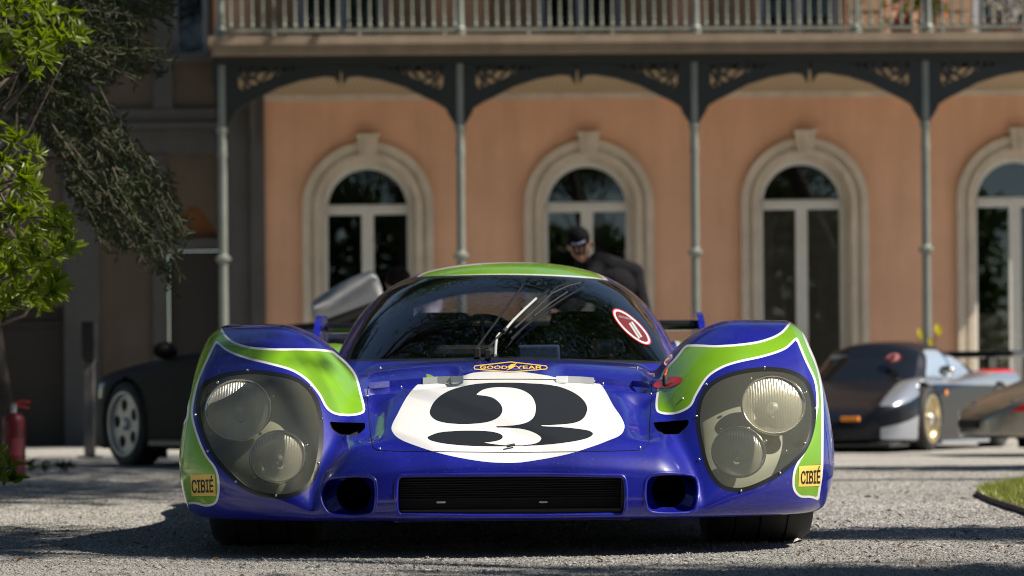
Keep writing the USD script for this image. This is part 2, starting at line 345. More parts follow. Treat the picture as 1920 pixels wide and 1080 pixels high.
class Skin:
    def __init__(self, V, F, N, A=None): self.V, self.F, self.N, self.A = V, F, N, A if A is not None else np.zeros((len(V), 0))
    def split(self, d):
        """(part with d < 0, part with d >= 0, cut segments)"""
        d = np.where(np.abs(d) < 1e-7, 1e-7, d); s = d < 0; k = s[self.F].sum(1)
        W = np.hstack([self.V, self.N, self.A])
        mixF = self.F[(k == 1) | (k == 2)]; km = k[(k == 1) | (k == 2)]
        lone = np.where(km[:, None] == 1, s[mixF], ~s[mixF]); r = lone.argmax(1)
        ar = np.arange(len(mixF)); a, b, c = mixF[ar, r], mixF[ar, (r + 1) % 3], mixF[ar, (r + 2) % 3]
        tb = (d[a] / (d[a] - d[b]))[:, None]; tc = (d[a] / (d[a] - d[c]))[:, None]
        wb, wc = W[a] * (1 - tb) + W[b] * tb, W[a] * (1 - tc) + W[c] * tc
        n0, m = len(W), len(mixF); W2 = np.vstack([W, wb, wc]); ib, ic = n0 + ar, n0 + m + ar
        lone_f = np.stack([a, ib, ic], 1); pair_f = np.vstack([np.stack([ib, b, c], 1), np.stack([ib, c, ic], 1)])
        li = km == 1; li2 = np.concatenate([li, li])
        Fi = np.vstack([self.F[k == 3], lone_f[li], pair_f[~li2]]); Fo = np.vstack([self.F[k == 0], lone_f[~li], pair_f[li2]])
        seg = (W2[ib, :3], W2[ic, :3], li)
        return self._take(W2, Fi), self._take(W2, Fo), seg
    def _take(self, W, F):
        u, inv = np.unique(F, return_inverse=True); W = W[u]
        n = W[:, 3:6]; n = n / (np.linalg.norm(n, axis=1, keepdims=True) + 1e-12)
        return Skin(W[:, :3], inv.reshape(-1, 3), n, W[:, 6:])
    def put(self, name, mat, parent, **kw):
        F = self.F
        if len(F):
            # leave out crumbs where an outline just grazes the skin
            _u, iv = np.unique(np.round(self.V, 6), axis=0, return_inverse=True); iv = iv.ravel(); G = iv[F]
            from scipy.sparse import coo_matrix; from scipy.sparse.csgraph import connected_components
            nv = iv.max() + 1; e0 = np.concatenate([G[:, 0], G[:, 1]]); e1 = np.concatenate([G[:, 1], G[:, 2]])
            nc, lab = connected_components(coo_matrix((np.ones(len(e0)), (e0, e1)), (nv, nv)), directed=False)
            if nc > 1:
                ar = np.linalg.norm(np.cross(self.V[F[:, 1]] - self.V[F[:, 0]], self.V[F[:, 2]] - self.V[F[:, 0]]), axis=1)
                A = np.bincount(lab[G[:, 0]], ar, nc); F = F[A[lab[G[:, 0]]] > .02 * A.sum()]
                u, inv = np.unique(F, return_inverse=True); return obj(name, (self.V[u], inv.reshape(-1, 3)), mat, parent, normals=self.N[u], **kw)
            return obj(name, (self.V, self.F), mat, parent, normals=self.N, **kw)
    def shifted(self, off): return Skin(self.V + off, self.F, self.N, self.A)
def wall_of(seg, off):
    """Band of quads from cut segments to the same segments moved by off."""
    a, b, _ = seg; n = len(a); V = np.vstack([a, b, b + off, a + off]); i = np.arange(n)
    return tm(V, np.vstack([np.stack([i, i + n, i + 2 * n], 1), np.stack([i, i + 2 * n, i + 3 * n], 1)]))

# ------------------------------------------------------------------ the racing car
D0 = 6.75                                   # world y of the nose tip; car coordinates: x, y - D0, z
XC = -0.017
hood = PchipInterpolator([-.3, -.02, 0, .02, .07, .2, .4, .6, .8, 1.1, 1.4, 1.7, 2.2, 2.7, 3.1, 4.3, 4.6], [0, .14, .19, .262, .312, .37, .445, .503, .548, .583, .59, .59, .59, .61, .655, .66, .64])
crest = PchipInterpolator([-.3, 0, .06, .1, .2, .3, .4, .5, .6, .75, .9, 1.05, 1.3, 1.6, 2.0, 2.4, 2.8, 3.1, 3.4, 3.7, 4.1, 4.6], [0, .06, .135, .205, .335, .44, .525, .588, .635, .682, .695, .685, .645, .585, .54, .53, .585, .66, .705, .70, .66, .6])
cabp = PchipInterpolator([.4, .9, 1.08, 1.2, 1.35, 1.5, 1.65, 1.8, 2.0, 2.2, 2.5, 2.8, 2.98, 3.05, 3.12, 5], [.30, .45, .572, .643, .724, .795, .853, .9, .942, .964, .968, .955, .93, .88, .3, .2])
def plan_y(ax):
    r = np.clip(ax / 1.0, 0, 0.999); return 0.55 * (1 - (1 - r ** 2.6) ** (1 / 2.6))
def top(x, y):
    ax = np.abs(x - XC); yf = plan_y(ax)
    h = hood(y - yf) - 0.02 * (ax / .4) ** 2 - 0.25 * (np.maximum(ax - .42, 0) / .2) ** 2
    h = h - 0.030 * np.exp(-((ax - .395) / .042) ** 2) * sstep(.13, .27, y) * (1 - sstep(.50, .545, y))
    h = h - 0.034 * sstep(.115, .19, ax) * (1 - sstep(.40, .45, ax)) * sstep(.555, .575, y) * (1 - sstep(.62, .95, y))
    din = .17 * (np.maximum(.74 - ax, 0) / .276) ** 2.2
    dout = .10 * (np.maximum(ax - .87, 0) / .105) ** 2.5
    F = crest(y - 0.6 * (yf - .106)) - din - dout
    H = smax(h, F, .05)
    bow = .26 * (ax / .56) ** 2.3
    cb = cabp(np.maximum(y - bow, .4))
    c = np.where(cb > .5, .5 + (cb - .5) * (1 - np.minimum(ax / .62, 1) ** 2.6) ** (1 / 2.6), cb)
    c = np.where((ax < .62) & (y - bow > .88), c, -1.0)
    return smax(H, c, .012)
_e = 0.004
def top_g(x, y):
    h = top(x, y); gx = (top(x + _e, y) - top(x - _e, y)) / (2 * _e); gy = (top(x, y + _e) - top(x, y - _e)) / (2 * _e)
    return h, np.sqrt(1 + np.minimum(gx, 6) ** 2 + np.minimum(gy, 6) ** 2)
def sides(x, y, z):
    ax = np.abs(x - XC); W = .991 - np.where(z > .35, .30, .75) * (z - .35) ** 2 - .03 * np.exp(-((y - 1.9) / .6) ** 2)
    tuck = 3.2 * np.maximum(.185 - z, 0) ** 2
    ye = np.maximum(.55 - (y - tuck), 0) / .55
    return (((ax / W) ** 2.6 + ye ** 2.6) ** (1 / 2.6) - 1) * .75
def car_rest(f, x, y, z):
    f = smax(f, sides(x, y, z), .035)
    f = smax(f, .105 - z, .03)
    f = smax(f, y - 4.32, .05)
    ax = np.abs(x)
    for yy in (.78, 3.15):
        cyl = .318 - np.sqrt((y - yy) ** 2 + (z - .30) ** 2)
        f = np.maximum(f, np.minimum(cyl, ax - .965))
    return f
def car_field(x, y, z):
    h, g = top_g(x, y); return car_rest((z - h) / g, x, y, z)
def car_field3(x, y, z):
    h, g = top_g(x[:, :, 0], y[:, :, 0]); return car_rest((z - h[:, :, None]) / g[:, :, None], x, y, z)
xs = np.arange(-1.05, 1.021, .0085); zs = np.arange(.085, 1.0, .0085)
ys = np.concatenate([np.arange(-.04, 2.1, .0085), np.arange(2.1, 4.42, .02)])
body = Body(car_field, xs, ys, zs, car_field3)
V = body.V + [0, D0, 0]
px = project(V)
view = V - [0, 0, HC]; facing = -(body.N * view).sum(1) / np.linalg.norm(view, axis=1)
skin = Skin(V, body.F, body.N, np.hstack([px, body.V[:, 1:2], facing[:, None]]))
_d, _x = np.linspace(5.5, 9.5, 1601), None
def hit(pxx, pyy, lift=0.0):
    """Point of the car's skin seen at a pixel of the photograph, lifted along the normal."""
    r = ray(pxx, pyy); P = np.array([0, 0, HC]) + np.linspace(6.5, 11.0, 1801)[:, None] * r
    f = car_field(P[:, 0], P[:, 1] - D0, P[:, 2]); i = np.nonzero(f < 0)[0]
    if not len(i): return None
    a, b = P[max(i[0] - 1, 0)], P[i[0]]
    for _ in range(18):
        m = (a + b) / 2
        if car_field(m[None, 0], m[None, 1] - D0, m[None, 2])[0] < 0: b = m
        else: a = m
    g, _v = body.grad((a - [0, D0, 0])[None], .003); n = g[0] / np.linalg.norm(g[0])
    return a + n * lift, n
car = thing('racing_car', 'low blue, green and white vintage endurance racing car with the number 3 on its nose', 'racing car')
def region(sk, poly, y0, y1, grow=0.0, face=0.03, extra=None):
    d = poly_sd(sk.A[:, :2], poly) - grow
    Y = sk.A[:, 2]
    d = np.maximum(d, np.maximum((y0 - Y) * 500, (Y - y1) * 500))
    if face is not None: d = np.maximum(d, (face - sk.A[:, 3]) * 200)
    return d
# livery outlines in pixels of the photograph (they are laid on the skin, in metres, by the rays through them)
green_r = spline([(1280, 652), (1289, 646), (1346, 647), (1399, 643), (1434, 636), (1463, 623), (1481, 603, 1), (1500, 580), (1600, 600), (1640, 760), (1620, 900), (1560, 945), (1522, 934), (1500, 932), (1488, 919), (1486, 898), (1490, 877), (1508, 842), (1522, 803), (1529, 771), (1531, 754), (1526.5, 715), (1509, 676), (1493, 637, 1), (1473, 655), (1434, 669), (1381, 681), (1353, 691), (1328, 708), (1307, 740), (1296, 761.5), (1275, 774), (1253, 777.5), (1233, 773), (1229, 761), (1232, 733), (1239, 705), (1250, 687), (1268, 668)])
blue_r = spline([(1502, 606, 1), (1516, 644), (1534, 687), (1541, 720), (1544, 760), (1544, 840), (1543, 885), (1539, 915), (1534, 950, 1), (1660, 960, 1), (1660, 590, 1)])
green_l = spline([(414, 609, 1), (423, 627), (440.6, 641), (472.5, 650), (519, 653), (568, 653), (621.5, 657), (637, 668), (653, 682), (669, 705), (678, 737), (684.6, 765), (682, 774), (667.6, 779), (646, 780), (625, 776), (611, 765), (597, 740), (575, 714), (547, 696), (504.5, 683.5), (462, 673), (426, 659), (406, 643, 1), (391, 673), (373, 715), (364, 753), (362.5, 781), (373, 820), (387, 852), (405, 877), (411, 898), (411, 927), (405, 944), (387, 950), (362.5, 945), (300, 950), (290, 760), (330, 600), (390, 580)])
blue_l = spline([(396, 612, 1), (380, 644), (362.5, 687), (352, 730), (345, 790), (300, 790, 1), (300, 600, 1)])
cover_l = spline([(455, 694), (500, 695), (560, 709), (592, 740), (606, 790), (604, 850), (589, 903), (560, 928), (522, 935), (470, 925), (428, 893), (393, 850), (374, 805), (367, 760), (376, 723), (408, 703)])
cover_r = spline([(1445, 688), (1490, 696), (1517, 717), (1530, 765), (1526, 810), (1510, 848), (1473, 885), (1430, 910), (1388, 923), (1350, 915), (1325, 883), (1310, 830), (1304, 785), (1313, 740), (1338, 712), (1385, 694)])
round_o = spline([(734, 803), (745.6, 776), (763, 744), (781, 722.5), (795, 712, 1), (866, 705), (887, 699), (920, 696.5), (973, 697), (1026, 704), (1044, 708), (1111.5, 711, 1), (1129, 724), (1150.5, 761.5), (1165, 783), (1171, 800), (1164, 815), (1140, 826), (1118, 834.6), (1062, 852), (991, 865), (957, 868), (904, 865), (833.6, 852), (777, 834.6), (745, 820)])
three = spline([(892, 740, 1), (905, 731), (925, 726.5), (947, 726), (975, 730), (995, 741), (1004, 758), (1003, 777), (995, 788), (978, 795), (950, 798.5), (928, 799, 1), (928, 801.5, 1), (952, 802), (982, 805), (1005, 813), (1015, 822), (1008, 830), (985, 834), (945, 834.5), (906, 830, 1), (925, 828), (939, 824), (943, 819), (938, 813.5), (920, 809), (890, 807.5), (855, 808), (823, 811), (806, 817), (801, 820.5), (808, 826), (835, 832), (880, 836), (940, 837), (1000, 835.5), (1060, 830), (1100, 822), (1112, 814), (1106, 808), (1080, 803.5), (1050, 800.5), (1012, 799, 1), (1012, 797.5, 1), (1050, 796), (1080, 792), (1095, 783), (1101, 765), (1092, 748), (1070, 733), (1040, 723), (1000, 719), (950, 717.5), (900, 719), (865, 725), (835, 736), (815, 752), (806, 770), (808, 780), (820, 789), (845, 794), (880, 795), (915, 791), (935, 782), (942, 770), (938, 757), (922, 745)], 8)
panel = spline([(690, 727, 1), (689, 742), (692, 790), (697, 829), (701, 840), (713, 845), (816, 846.5), (957, 848), (1090, 846.5), (1200, 844), (1212, 838), (1216, 825), (1218, 788), (1221, 732), (1222, 722, 1), (1112, 716, 1), (1044, 712), (870, 712), (795, 716, 1)])
grille = spline([(754, 892), (1162, 892), (1172, 901), (1173, 955), (1164, 965), (752, 966), (744, 957), (744, 902)], 6)
duct_l = spline([(640, 894), (690, 893), (704, 903), (704, 950), (695, 964), (640, 968), (614, 962), (601, 935), (611, 903)])
duct_r = spline([(1224, 890), (1290, 890), (1306, 900), (1309, 930), (1303, 955), (1290, 962), (1225, 962), (1212, 952), (1210, 905)])
slot_l = spline([(618, 791, 1), (684, 793, 1), (684, 803), (668, 817, 1), (634, 815, 1), (622, 804)], 6)
slot_r = spline([(1225, 792, 1), (1291, 787, 1), (1291, 796), (1274, 814, 1), (1242, 815, 1), (1230, 804)], 6)
screen = spline([(656, 674, 1), (673, 628), (698.5, 584), (731, 546), (752, 532), (775, 525), (850, 520.5), (925, 519), (1000, 519.5), (1080, 524), (1140, 530), (1168, 545), (1192, 567), (1216, 599), (1238, 648), (1249, 678, 1), (1180, 675), (1107, 674), (960, 672), (800, 672)])
gasket = spline([(646, 677, 1), (668, 628), (694, 582), (728, 541), (748, 527), (775, 520), (850, 516.5), (925, 515), (1000, 516), (1080, 520), (1142, 526.5), (1172, 541), (1197, 563), (1221, 596), (1243, 646), (1256, 682, 1), (1180, 681), (1107, 680), (960, 678), (800, 678)])
roof_g = spline([(775, 525, 1), (790, 513), (820, 504), (870, 496), (930, 491), (1000, 490), (1060, 493), (1105, 504), (1130, 517), (1143, 528, 1), (1100, 521.5), (1000, 517), (900, 517), (830, 520)])
FW = np.array([0, .012, 0])
# openings first: grille, ducts, slots, headlamp covers, windscreen
g_in, skin, seg_g = skin.split(region(skin, grille, -1, .5))
obj('grille_surround', wall_of(seg_g, [0, .07, 0]), M['blue'], car)
for poly in (duct_l, duct_r):
    d_in, skin, seg_d = skin.split(region(skin, poly, -1, .6))
    c = d_in.V.mean(0); seg = seg_d
    a, b, li = seg
    tgt = np.array([c[0], 0, c[2]]) + [0.012 if c[0] < 0 else -0.012, 0, 0]; tgt[1] = c[1] + .075
    def to_circle(p):
        q = p - c; ang = np.arctan2(q[:, 2], q[:, 0]); return np.stack([tgt[0] + .049 * np.cos(ang), np.full(len(p), tgt[1]), tgt[2] + .049 * np.sin(ang)], 1)
    def shrink(p, k, dy):
        q = p - c; return np.stack([c[0] + q[:, 0] * k, p[:, 1] + dy, c[2] + q[:, 2] * k], 1)
    rings = [(a, b), (shrink(a, .93, .03), shrink(b, .93, .03)), (shrink(a, .88, .06), shrink(b, .88, .06)), (to_circle(a), to_circle(b)), (to_circle(a) + [0, .25, 0], to_circle(b) + [0, .25, 0])]
    obj('duct_end', lathe([(.001, 0), (.056, 0)], 24, 'y').apply_translation([tgt[0], tgt[1] + .22, tgt[2]]), M['void'], car)
    for r0, r1, grp in ((0, 3, 'brake_duct'), (3, 4, 'duct_hose')):
        VV, FF = [], []; k = 0
        for r in range(r0, r1):
            (a0, b0), (a1, b1) = rings[r], rings[r + 1]; n = len(a0); i = np.arange(n) + k
            VV += [a0, b0, b1, a1]; FF += [np.stack([i, i + n, i + 2 * n], 1), np.stack([i, i + 2 * n, i + 3 * n], 1)]; k += 4 * n
        mm = trimesh.Trimesh(np.vstack(VV), np.vstack(FF), process=True); mm.merge_vertices(digits_vertex=5)
        obj(grp, mm, M['blue'] if r0 == 0 else M['void'], car, smooth=50)
for poly in (slot_l, slot_r):
    s_in, skin, seg_s = skin.split(region(skin, poly, -1, .9))
    s_in.shifted([0, .09, 0]).put('air_slot', M['void'], car)
    obj('slot_wall', wall_of(seg_s, [0, .09, 0]), M['void'], car)
lamp_parts = []
for poly in (cover_l, cover_r):
    d = region(skin, poly, -1, 1.0, grow=0.0)
    c_in, skin, seg_c = skin.split(d)
    clear, frame, _s = c_in.split(region(c_in, poly, -1, 1.0, grow=-8.5))
    cv = clear.put('headlamp_cover', M['cover'], car)
    frame.put('cover_frame', M['trim'], car)
    lamp_parts.append((clear, seg_c, cv, c_in))
w_in, skin, seg_w = skin.split(region(skin, gasket, 1.0, 2.3))
wglass, wframe, _s = w_in.split(region(w_in, screen, 1.0, 2.3))
ws = wglass.put('windscreen', M['screen'], car)
wframe.put('windscreen_seal', M['trim'], car)
# rear window opening in the upright rear bulkhead, side windows
d = np.maximum(np.maximum(np.abs(skin.V[:, 0]) - .40, np.abs(skin.V[:, 2] - .83) - .085), (2.9 - skin.A[:, 2]) * 5)
rw, skin, _s = skin.split(d)
rw.put('rear_window', M['screen'], car)
Yk = skin.A[:, 2]; zz = skin.V[:, 2]
d = np.maximum(np.maximum(np.abs(Yk - 2.32) - .30 + .5 * (zz - .78), np.abs(zz - .775) - .10), np.maximum((.40 - np.abs(skin.V[:, 0])), (np.abs(skin.V[:, 0]) - .62)) * 1.0)
for sgn in (-1, 1):
    dd = np.maximum(d if len(d) == len(skin.V) else d, -sgn * skin.V[:, 0])
    sw, skin, _s = skin.split(dd)
    sw.put('side_window', M['dglass'], car)
    Yk = skin.A[:, 2]; zz = skin.V[:, 2]
    d = np.maximum(np.maximum(np.abs(Yk - 2.32) - .30 + .5 * (zz - .78), np.abs(zz - .775) - .10), np.maximum((.40 - np.abs(skin.V[:, 0])), (np.abs(skin.V[:, 0]) - .62)))
# hood shut line: a thin dark groove
ring, skin, _s = skin.split(region(skin, panel, -1, .8, grow=1.1))
inner, groove, _s = ring.split(region(ring, panel, -1, .8, grow=-0.6))
groove.shifted([0, .0015, -.001]).put('panel_gap', M['void'], car)
# the roundel and its number, over hood panel and nose
def livery(sk, name):
    rd, rest, _s = sk.split(region(sk, round_o, -1, .85))
    nb, wh, _s = rd.split(region(rd, three, -1, .85))
    return rest, wh, nb
inner, wh1, nb1 = livery(inner, 'hood'); skin, wh2, nb2 = livery(skin, 'nose')
def join(*s):
    off = np.cumsum([0] + [len(q.V) for q in s]); return Skin(np.vstack([q.V for q in s]), np.vstack([q.F + o for q, o in zip(s, off)]), np.vstack([q.N for q in s]), np.vstack([q.A for q in s]))
hoodp = inner.put('hood_panel', M['blue'], car)
rdl = join(wh1, wh2).put('number_roundel', M['white'], car, label='white racing number disc on the nose')
join(nb1, nb2).put('race_number', M['ink'], car, label='black figure 3 on the white disc')
# fender stripes
for gp, bp in ((green_r, blue_r), (green_l, blue_l)):
    st, skin, _s = skin.split(np.maximum(region(skin, gp, -1, 1.05, face=None), -region(skin, bp, -1, 1.05, face=None)))
    gr, wh, _s = st.split(np.maximum(region(st, gp, -1, 1.05, grow=-4.2, face=None), -region(st, bp, -1, 1.05, grow=4.2, face=None)))
    gr.put('green_stripe', M['green'], car); wh.put('stripe_edging', M['white'], car)
rf, skin, _s = skin.split(region(skin, roof_g, 1.5, 2.6))
gr, wh, _s = rf.split(region(rf, roof_g, 1.5, 2.6, grow=-3.0))
gr.put('roof_stripe', M['green'], car); wh.put('roof_stripe_edging', M['white'], car)
for sgn in (-1, 1):
    d = np.maximum(np.abs(sgn * skin.V[:, 0] - .755) - .075, np.maximum((2.3 - skin.A[:, 2]), (.5 - skin.V[:, 2])))
    st, skin, _s = skin.split(d)
    d = np.abs(sgn * st.V[:, 0] - .755) - .058
    gr, wh, _s = st.split(d); gr.put('rear_stripe', M['green'], car); wh.put('rear_stripe_edging', M['white'], car)
skin.put('body', M['blue'], car)
# inner lining of the cabin, so that the cockpit is dark
B = Skin(V, body.F, body.N, np.hstack([px, body.V[:, 1:2], facing[:, None]]))
d = np.maximum(np.maximum(1.0 - B.A[:, 2], B.A[:, 2] - 3.3), np.abs(B.V[:, 0]) - .66)
lin, _r, _s = B.split(d)
_w, lin, _s = lin.split(region(lin, gasket, 1.0, 2.3))
d = np.maximum(np.maximum(np.abs(lin.V[:, 0]) - .40, np.abs(lin.V[:, 2] - .83) - .085), (2.9 - lin.A[:, 2]) * 5)
_w, lin, _s = lin.split(d)
Skin(lin.V - lin.N * .012, lin.F, -lin.N, lin.A).put('cabin_lining', M['interior'], car)

# ------------------------------------------------------------------ details of the racing car
def trace(pts, lift=0.0):
    """Points of the car's skin on the rays through pixels of the photograph (vectorised)."""
    pts = np.asarray(pts, float); xc, zc = (pts[:, 0] - CX) / FPX, (CY - pts[:, 1]) / FPX
    R = np.stack([xc * CR + zc * SR, np.ones(len(pts)), zc * CR - xc * SR], 1); t = np.full(len(pts), 6.55)
    for _ in range(60):
        P = R * t[:, None] + [0, 0, HC]; f = car_field(P[:, 0], P[:, 1] - D0, P[:, 2]); t = t + np.clip(f * .6, -.03, .12)
    P = R * t[:, None] + [0, 0, HC]
    g, _v = body.grad(P - [0, D0, 0], .003); n = g / (np.linalg.norm(g, axis=1, keepdims=True) + 1e-9)
    return P + n * lift, n
def flat(polys):
    V, F, k = [], [], 0
    for g in getattr(polys, 'geoms', [polys]):
        v, f = trimesh.creation.triangulate_polygon(g, engine='earcut'); V.append(v); F.append(f + k); k += len(v)
    return np.vstack(V), np.vstack(F)
def decal(name, shape, mat, lift, parent=None, edge=9.0, **kw):
    v, f = shape if isinstance(shape, tuple) else flat(shape)
    v3, f3 = trimesh.remesh.subdivide_to_size(np.column_stack([v, np.zeros(len(v))]), f, edge, max_iter=12)
    P, n = trace(v3[:, :2], lift)
    fc = np.cross(P[f3[:, 1]] - P[f3[:, 0]], P[f3[:, 2]] - P[f3[:, 0]]); flip = (fc * n[f3[:, 0]]).sum(1) < 0
    f3 = np.array(f3); f3[flip] = f3[flip][:, ::-1]
    return obj(name, (P, f3), mat, parent or car, normals=n, **kw)
def text2d(t, h, bold=True):
    m = meshkit.text_mesh(t, h, 0.002, bold); z = m.vertices[:, 2]; k = (z[m.faces] > .0015).all(1)
    v, inv = np.unique(m.faces[k], return_inverse=True); return m.vertices[v][:, :2], inv.reshape(-1, 3)
def fit(vf, quad):
    """Lays flat lettering into a quadrilateral of the photograph (bottom left, bottom right, top right, top left)."""
    v, f = vf; lo, hi = v.min(0), v.max(0); u = (v - lo) / (hi - lo); q = np.asarray(quad, float)
    s, t = u[:, :1], u[:, 1:]
    return (1 - s) * (1 - t) * q[0] + s * (1 - t) * q[1] + s * t * q[2] + (1 - s) * t * q[3], f
def pt(px_, py_, lift=0.0): return hit(px_, py_, lift)[0]
# radiator behind the grille opening
rad = obj('radiator', bx(-.335, .335, D0 + .115, D0 + .15, .10, .245), M['interior'], car)
M['fin'] = plain('radiator_fin', (0.035, 0.035, 0.036), 0.45, 0.4)
for k in range(11):
    z = .165 + k * .0068
    obj('radiator_slat', bx(-.318, .318, D0 + .085, D0 + .115, z - .0008, z + .0008), M['fin'], car)
obj('radiator_frame', cat_([bx(-.33, .33, D0 + .07, D0 + .085, .104, .135), bx(-.334, -.322, D0 + .07, D0 + .085, .10, .24), bx(.306, .33, D0 + .07, D0 + .085, .10, .24)]), M['trim'], car)
obj('radiator_clip', bx(.075, .098, D0 + .078, D0 + .084, .151, .156), M['steel'], car)
obj('radiator_clip', bx(-.215, -.19, D0 + .078, D0 + .084, .153, .158), M['steel'], car)
for nm, poly, r in (('grille_lip', grille, .0065), ('duct_lip', duct_l, .006), ('duct_lip', duct_r, .006)):
    p, n = trace(poly[::2], 0.0); p = np.vstack([p, p[:1], p[1:2]]) + [0, .003, 0]
    obj(nm, tube(p, r, 8, False), M['blue'], car, smooth=True)
# headlamps
lamps = [((447, 769, 61), (521, 857, 51.5)), ((1450, 760, 59), (1385, 848, 49.5))]
for (clear, seg, cv, c_in), pair, sgn in zip(lamp_parts, lamps, (-1, 1)):
    c_all = clear
    bk = obj('lamp_bucket', wall_of(seg, [0, .16, 0]), M['bucket'], car)
    p = clear.V; lo, hi = p.min(0), p.max(0)
    c_in.shifted([0, .16, 0]).put('bucket_back', M['bucket'], bk)
    for q, (lx, ly, lr) in enumerate(pair):
        c = pt(lx, ly); y0 = c[1] + (.056 if q == 0 else .050); c = at(lx, ly, y0); R = lr / FPX * y0
        tl_ = lambda m: m.apply_transform(trimesh.transformations.rotation_matrix(-.38, [1, 0, 0])).apply_translation(c)
        prof = [(R * .12, .075)] + [(R * t, .075 * (1 - t * t)) for t in np.linspace(.2, 1, 9)]
        lp = obj('headlamp', tl_(lathe(prof, 40, 'y')), M['reflector'], car, smooth=True)
        obj('lamp_rim', tl_(lathe([(R * (1.0 + .045 * math.cos(a)), .009 * math.sin(a)) for a in np.linspace(0, 2 * math.pi, 13)], 48, 'y')), M['chrome'], lp, smooth=True)
        dome = [(R * .995 * t, -.018 * (1 - t * t)) for t in np.linspace(0.001, 1, 12)]
        obj('lamp_glass', tl_(lathe(dome[::-1], 48, 'y')), M['lens'], lp, smooth=True)
        obj('bulb_cap', tl_(lathe([(.001, -.006), (R * .16, -.003), (R * .2, .01), (R * .2, .03), (.001, .03)], 20, 'y').apply_translation([0, .012, 0])), M['alloy'], lp, smooth=40)
        for a in (0.4, 2.2, 3.9):
            obj('adjuster_screw', tl_(trimesh.creation.icosphere(1, .005).apply_translation([R * 1.14 * math.cos(a), .0, R * 1.14 * math.sin(a)])), M['steel'], lp, smooth=True)
# screws round the covers and on the hood
for sx, sy in [(464, 694.5), (582, 725), (603.5, 786), (597, 869), (518, 929), (443, 903), (390, 846), (367, 778), (1433, 689), (1324, 721), (1306, 781), (1311, 862), (1389, 920), (1462, 887), (1508, 832), (1527, 766),
               (689, 743), (712, 842), (1200, 840), (1220, 739), (713, 690), (1195, 690), (752, 726), (1130, 720), (1166, 721), (1280, 748), (845, 721)]:
    h_ = hit(sx, sy, .001)
    if h_ is not None:
        s_ = trimesh.creation.icosphere(1, .0042); obj('screw', s_.apply_translation(h_[0]), M['steel'], car, smooth=True)
obj('hood_pin', tube([pt(950, 841, .008), pt(965, 838, .008)], .004, 8), M['dark'], car)
# strips along the hood's rear edge
def strip(name, pts, mat, h=.019):
    p = np.array([pt(*q, .0005) for q in pts]); up = np.array([0, .007, h]); th = np.array([0, .003, 0]); V = np.vstack([p, p + up, p + up + th, p + th]); n = len(p); F = []
    for r in range(4):
        for i in range(n - 1):
            a, b = r * n + i, ((r + 1) % 4) * n + i; F += [[a, a + 1, b + 1], [a, b + 1, b]]
    for i in (0, n - 1): F += [[i, n + i, 2 * n + i], [i, 2 * n + i, 3 * n + i]]
    return obj(name, (V, F), mat, car)
strip('hood_flap', [(692, 729), (730, 726), (765, 722.5), (797, 720)], M['blue'])
strip('hood_flap', [(1116, 719), (1150, 722), (1185, 725), (1218, 728)], M['blue'])
strip('grey_flap', [(793, 721), (820, 719), (845, 718), (869, 718)], M['strip'], .021)
strip('grey_flap', [(1043, 718), (1065, 718), (1090, 719), (1114, 721)], M['strip'], .021)
# stickers and lettering
dia = Polygon([(888, 690), (890, 686), (957, 678.5), (1024, 686), (1027, 690), (1024, 693.5), (957, 699), (890, 693.5)])
decal('tyre_sticker', dia.difference(dia.buffer(-1.6)), M['gold'], .0012)
decal('tyre_lettering', fit(text2d('GOOD', 10), [(900, 692.5), (950, 692.5), (952, 686.5), (900, 686.5)]), M['gold'], .0013)
decal('tyre_lettering', fit(text2d('YEAR', 10), [(967, 692.5), (1015, 692.5), (1015, 686.5), (966, 686.5)]), M['gold'], .0013)
decal('winged_foot', Polygon([(949, 696), (955, 691), (951, 689), (958, 684), (969, 682), (964, 687), (968, 687), (959, 692)]), M['gold'], .0015)
decal('green_leaf_sticker', Polygon(spline([(799, 702, 1), (806, 703), (818, 710), (802, 710.5)])), M['green'], .001)
for quad, tq in (([(1496.5, 912.5), (1538, 911), (1539.5, 872), (1498, 874)], [(1501, 907.5), (1537, 906.5), (1537.5, 873.5), (1501.5, 877)]),
                 ([(360, 930), (405, 929.5), (403, 889), (357, 890)], [(361, 924.5), (401, 923.5), (400, 891.5), (359, 893)])):
    st = decal('lamp_maker_sticker', Polygon(quad), M['yellow'], .001, edge=4.0)
    decal('lamp_maker_lettering', fit(text2d('CIBIÉ', 10), tq), M['ink'], .0018, parent=st, edge=4.0)
t_ = np.linspace(0, 2 * np.pi, 40, endpoint=False)
def ell(cx, cy, a, b, deg): return affinity.translate(affinity.rotate(affinity.scale(Point(0, 0).buffer(1, 16), a, b), deg), cx, cy)
decal('red_marker', ell(1253, 717.5, 28, 9.5, -13), M['red'], .0015)
p0, n0 = hit(1247, 722, .0)
p0b = at(1247, 722, p0[1]); p1b = at(1246, 704, p0[1] + .004); p2b = at(1250, 692, p0[1] + .006)
obj('cutoff_switch', tube([p0b, p0b * .5 + p1b * .5, p1b], [.0085, .0085, .006], 12), M['dark'], car, smooth=40)
obj('switch_tip', tube([p1b, p2b], [.0052, .0035], 10), M['orange'], car, smooth=40)
ov = lambda k: ell(1184, 613.5, 45 * k, 13.5 * k + (k - 1) * 12, 43)
sk = decal('windscreen_badge', ov(1.06).difference(ov(1.0)), M['red'], .002)
decal('badge_ring', ov(1.0).difference(ov(.90)), M['white'], .002, parent=sk)
decal('badge_field', ov(.90), M['badge'], .002, parent=sk)
def rot_quad(cx, cy, w, h, deg):
    a = math.radians(deg); e = np.array([math.cos(a), math.sin(a)]); u = np.array([math.sin(a), -math.cos(a)]); c = np.array([cx, cy])
    return [c - e * w / 2 - u * h / 2, c + e * w / 2 - u * h / 2, c + e * w / 2 + u * h / 2, c - e * w / 2 + u * h / 2]
